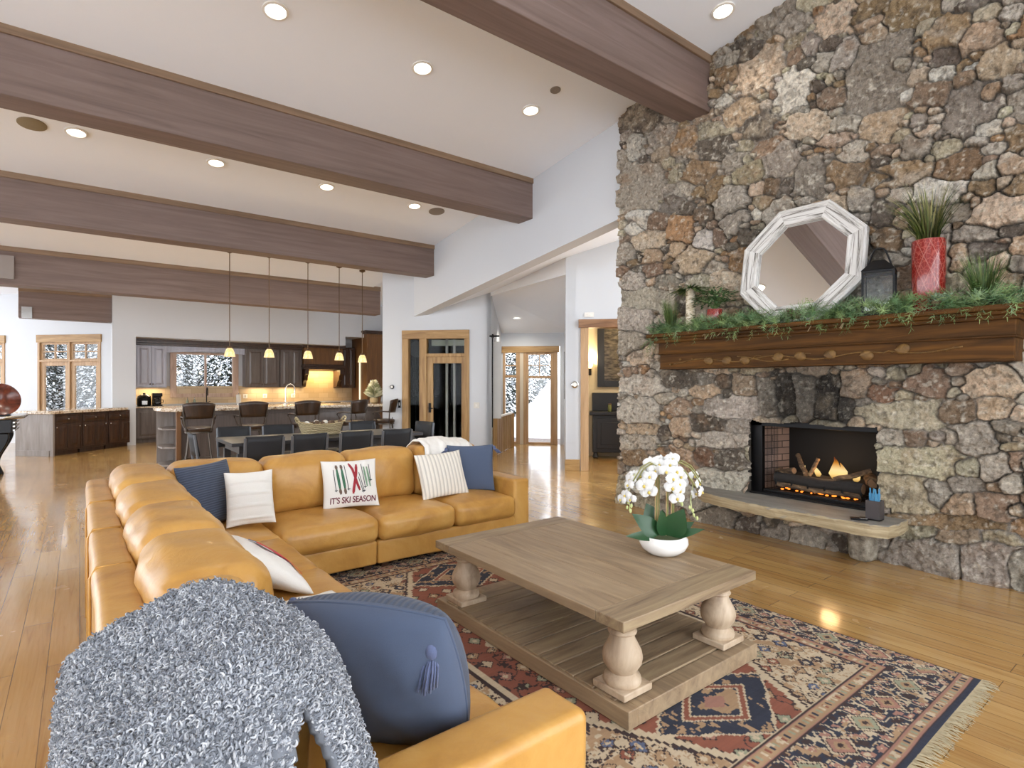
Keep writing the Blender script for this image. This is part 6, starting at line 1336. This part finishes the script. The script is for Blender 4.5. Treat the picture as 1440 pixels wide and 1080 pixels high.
# octagonal mirror leaning on the wall
AP = .545; MR = AP/math.cos(PI/8)
zc, tilt = 2.03+AP, math.atan2(.20, 1.05)
e = empty('octagon_mirror', 'large white washed octagonal mirror leaning on the stone wall', 'mirror', (5.19, 2.41, zc-.005)); e.rotation_euler = (0, tilt, 0)
ringc = lambda r, x: [(x, r*math.tan(-PI/8), r), (x, r*math.tan(PI/8), r)]
ring = lambda r, x: [(x, r/math.cos(PI/8)*math.sin(PI/8+k*PI/4), r/math.cos(PI/8)*math.cos(PI/8+k*PI/4)) for k in range(8)]
t = NT('whitewash'); n = t.noise(t.coord((14, 1.6, 26)), 1.3, 6, .7, .8); c = t.ramp(n, [(.38, '55504a'), (.45, 'a8a49e'), (.53, 'd2d0cc'), (.7, 'dddbd7')]); M['whitewash'] = t.bsdf(c, .6, bump=n, bstr=.3, bdist=.006)
prof = [(AP, .0), (AP, -.045), (AP-.018, -.055), (AP-.03, -.048), (AP-.04, -.052), (AP-.125, -.045), (AP-.135, -.05), (AP-.15, -.045), (AP-.155, -.02), (AP-.155, 0)]
for k in range(8):
    m = MB(); vs = []
    for r_, x in prof: vs += ringc(r_, x)
    q = len(prof); m.add(vs, [(2*i, 2*i+1, 2*((i+1) % q)+1, 2*((i+1) % q)) for i in range(q)]+[tuple(range(0, 2*q, 2)), tuple(range(2*q-1, 0, -2))]); m.build('frame_side', M['whitewash'], e).rotation_euler = (-k*PI/4, 0, 0)
t = NT('mirror_glass'); MIR = t.bsdf((.86, .87, .86, 1), .0, 1); m = MB(); m.add(ring(AP-.154, -.012), [tuple(range(7, -1, -1))]); m.build('mirror_glass', MIR, e)
# lantern
e = empty('candle_lantern', 'black metal lantern with glass sides beside the mirror', 'lantern', (5.10, 1.75, TZ), .25)
m = MB(); s = .104; m.b2((-s, -s, 0), (s, s, .02))
for sx in (-1, 1):
    for sy in (-1, 1): m.b2((sx*s-.008, sy*s-.008, .02), (sx*s+.008, sy*s+.008, .36))
for z in (.03, .35):
    for sg in (-1, 1): m.b2((-s, sg*s-.006, z-.008), (s, sg*s+.006, z+.012)); m.b2((sg*s-.006, -s, z-.008), (sg*s+.006, s, z+.012))
m.build('frame', M['black'], e, bevel=.002)
m = MB(); m.add([(-s-.012, -s-.012, .362), (s+.012, -s-.012, .362), (s+.012, s+.012, .362), (-s-.012, s+.012, .362), (-.04, -.04, .45), (.04, -.04, .45), (.04, .04, .45), (-.04, .04, .45)], [(0, 1, 5, 4), (1, 2, 6, 5), (2, 3, 7, 6), (3, 0, 4, 7), (4, 5, 6, 7), (3, 2, 1, 0)]); m.build('roof', M['black'], e)
m = MB()
for sy in (-1, 1): m.tube([(0, sy*.085, .40), (0, sy*.045, .52), (0, sy*.03, .545), (0, 0, .55)], .007, 6)
m.build('handle', M['black'], e, smooth=60)
m = MB()
for sg in (-1, 1): m.b2((-s+.009, sg*(s-.004)-.001, .04), (s-.009, sg*(s-.004)+.001, .345)); m.b2((sg*(s-.004)-.001, -s+.009, .04), (sg*(s-.004)+.001, s-.009, .345))
m.build('glass_panel', M['lglass'], e)
# grasses and pots
def blades(mb, c, n, h, spread, w, cols, lean=.5, r0=.02):
    for i in range(n):
        a = R.uniform(0, 2*PI); r_ = r0*math.sqrt(R.random()); b = Vector(c)+Vector((r_*math.cos(a), r_*math.sin(a), 0)); H = h*R.uniform(.55, 1.0); o_ = spread*R.uniform(.1, 1); x_ = math.cos(a)*.55
        P = [b+Vector((x_*o_*t_**1.8, math.sin(a)*o_*t_**1.8, H*t_*(1-lean*.35*t_*o_/max(spread, .01)))) for t_ in (0, .25, .5, .75, 1)]; sd = Vector((-math.sin(a), math.cos(a), 0)).lerp(Vector((0, 1, 0)), .5).normalized(); vs = []
        for k, p in enumerate(P): ww = w*(1-k/4.3)*.5; vs += [p-sd*ww, p+sd*ww]
        f = R.uniform(.75, 1.25); mb.add(vs, [(2*k, 2*k+1, 2*k+3, 2*k+2) for k in range(4)], tuple(x*f for x in R.choice(cols)))
green = [lin(c) for c in ('3f5a2c', '55703a', '6b8044', '7f8f52', '34502a')]
t = NT('red_glaze'); v = t.coord(); vo = t.n('ShaderNodeTexVoronoi'); vo.feature = 'DISTANCE_TO_EDGE'; vo.inputs['Scale'].default_value = 46; t.l(t.coord((1, 1, .62)), vo.inputs['Vector']); spo = t.n('ShaderNodeSeparateXYZ'); t.l(v, spo.inputs[0]); ang = t.math('ARCTAN2', spo.outputs[1], spo.outputs[0])
d1 = t.math('ABSOLUTE', t.math('SINE', t.math('ADD', t.math('MULTIPLY', ang, 4), t.math('MULTIPLY', spo.outputs[2], 15)))); d2 = t.math('ABSOLUTE', t.math('SINE', t.math('SUBTRACT', t.math('MULTIPLY', ang, 4), t.math('MULTIPLY', spo.outputs[2], 15)))); dd = t.ramp(t.math('MINIMUM', d1, d2), [(.03, 1.0), (.14, 0.0)])
c = t.mix(t.ramp(vo.outputs['Distance'], [(.0, 1.0), (.10, 0.0)]), rgba('7a1a15'), rgba('a44b40')); c = t.mix(t.math('MULTIPLY', dd, .45), c, rgba('c08678')); M['redpot'] = t.bsdf(c, .18, coat=.4)
e = empty('grass_planter', 'tall red patterned cylinder pot with long grass on the mantel', 'plant', (5.12, 1.425, TZ))
MB().lathe([(.10, 0), (.106, .01), (.108, .30), (.108, .535), (.104, .55), (.098, .545), (.098, .52)], n=40, capt=False).build('pot', M['redpot'], e, smooth=50)
MB().ell((0, 0, .50), (.098, .098, .02), 18, 6).build('soil', M['bark'], e, smooth=180)
m = MB(); blades(m, (0, 0, .50), 190, .60, .34, .015, [lin(c) for c in ('3a4a22', '55642e', '6f7a3c', '8d8a58', '2f3f1f', '9a935f')], .8, .06); m.build('grass', M['foliage'], e)
e = empty('grass_clump', 'green grass clump in a low pot at the right end of the mantel', 'plant', (5.12, 1.10, TZ)); MB().lathe([(.05, 0), (.06, .05), (.058, .07)], n=18).build('pot', M['bark'], e, smooth=50); m = MB(); blades(m, (0, 0, .05), 260, .40, .15, .007, green, .2, .06); m.build('grass', M['foliage'], e)
e = empty('grass_clump', 'short green grass clump at the left end of the mantel', 'plant', (5.12, 3.77, TZ)); MB().lathe([(.045, 0), (.055, .05), (.05, .07)], n=18).build('pot', M['bark'], e, smooth=50); m = MB(); blades(m, (0, 0, .05), 220, .38, .11, .007, green, .2, .05); m.build('grass', M['foliage'], e)
t = NT('birch'); n = t.noise(t.coord((9, 9, 30)), 1.6, 5, .7); M['birch'] = t.bsdf(t.ramp(n, [(.36, '5b4630'), (.44, 'b9a98b'), (.58, 'e6dcc8')]), .8, bump=n, bstr=.4)
e = empty('birch_vase', 'slim birch bark vase with trailing greenery on the mantel', 'vase', (5.11, 3.515, TZ)); MB().lathe([(.05, 0), (.05, .46), (.042, .465), (.042, .43)], n=20, capt=False).build('bark_tube', M['birch'], e, smooth=50)
m = MB()
for i in range(150): a = R.uniform(0, 6.28); m.leaf((0, 0, .45), (math.cos(a)*.6, math.sin(a), R.uniform(.05, .45)), (0, 0, 1), R.uniform(.12, .26), .02, .45, 4, col=R.choice(green))
m.build('greenery', M['foliage'], e)
e = empty('potted_fern', 'small leafy plant in a red and white pot on the mantel', 'plant', (5.08, 3.215, TZ))
MB().lathe([(.06, 0), (.075, .02), (.08, .16), (.074, .21), (.068, .20)], n=26, capt=False).build('pot', M['redpot'], e, smooth=50); MB().ell((0, 0, .18), (.068, .068, .02), 14, 6).build('soil', M['bark'], e, smooth=180)
m = MB()
for i in range(420):
    a = R.uniform(0, 6.28); r_ = R.uniform(.02, .21); z = .26+R.uniform(0, .20)*(1-r_*2.5); m.leaf((r_*.6*math.cos(a), r_*math.sin(a), z), (math.cos(a), math.sin(a), R.uniform(-.3, .8)), (0, 0, 1), .06, .026, .2, 3, col=R.choice([lin(c) for c in ('4d7040', '6a8a55', '86a070', '3c5c34')]))
for i in range(26):
    a = i*2.4; m.tube([(0, 0, .19), (.05*math.cos(a), .07*math.sin(a), .28), (.09*math.cos(a), .15*math.sin(a), .30)], .002, 4, False, col=lin('55703a'))
m.build('leaves', M['foliage'], e)

# ------------------------------------------------------------------ camera, daylight, view
cam = bpy.data.cameras.new('camera'); co = bpy.data.objects.new('camera', cam); COL.objects.link(co); cam.sensor_width = 36; cam.lens = 785.6/1440*36; cam.clip_start = .05; cam.clip_end = 200
co.location = (0, 0, 1.48); co.rotation_euler = (PI/2, 0, -math.atan2(608, 785.6)); S.camera = co
wd = bpy.data.worlds.new('sky'); S.world = wd; wd.use_nodes = True; bg_ = wd.node_tree.nodes['Background']; bg_.inputs[0].default_value = (.90, .945, 1, 1); bg_.inputs[1].default_value = 5.4
S.view_settings.view_transform = 'Standard'; S.view_settings.look = 'None'; S.view_settings.gamma = 1; S.view_settings.exposure = 0.06; S.view_settings.use_curve_mapping = False
S.cycles.use_denoising = True; S.cycles.max_bounces = 8; S.cycles.diffuse_bounces = 5; S.cycles.glossy_bounces = 4; S.cycles.transparent_max_bounces = 12; S.cycles.sample_clamp_indirect = 6
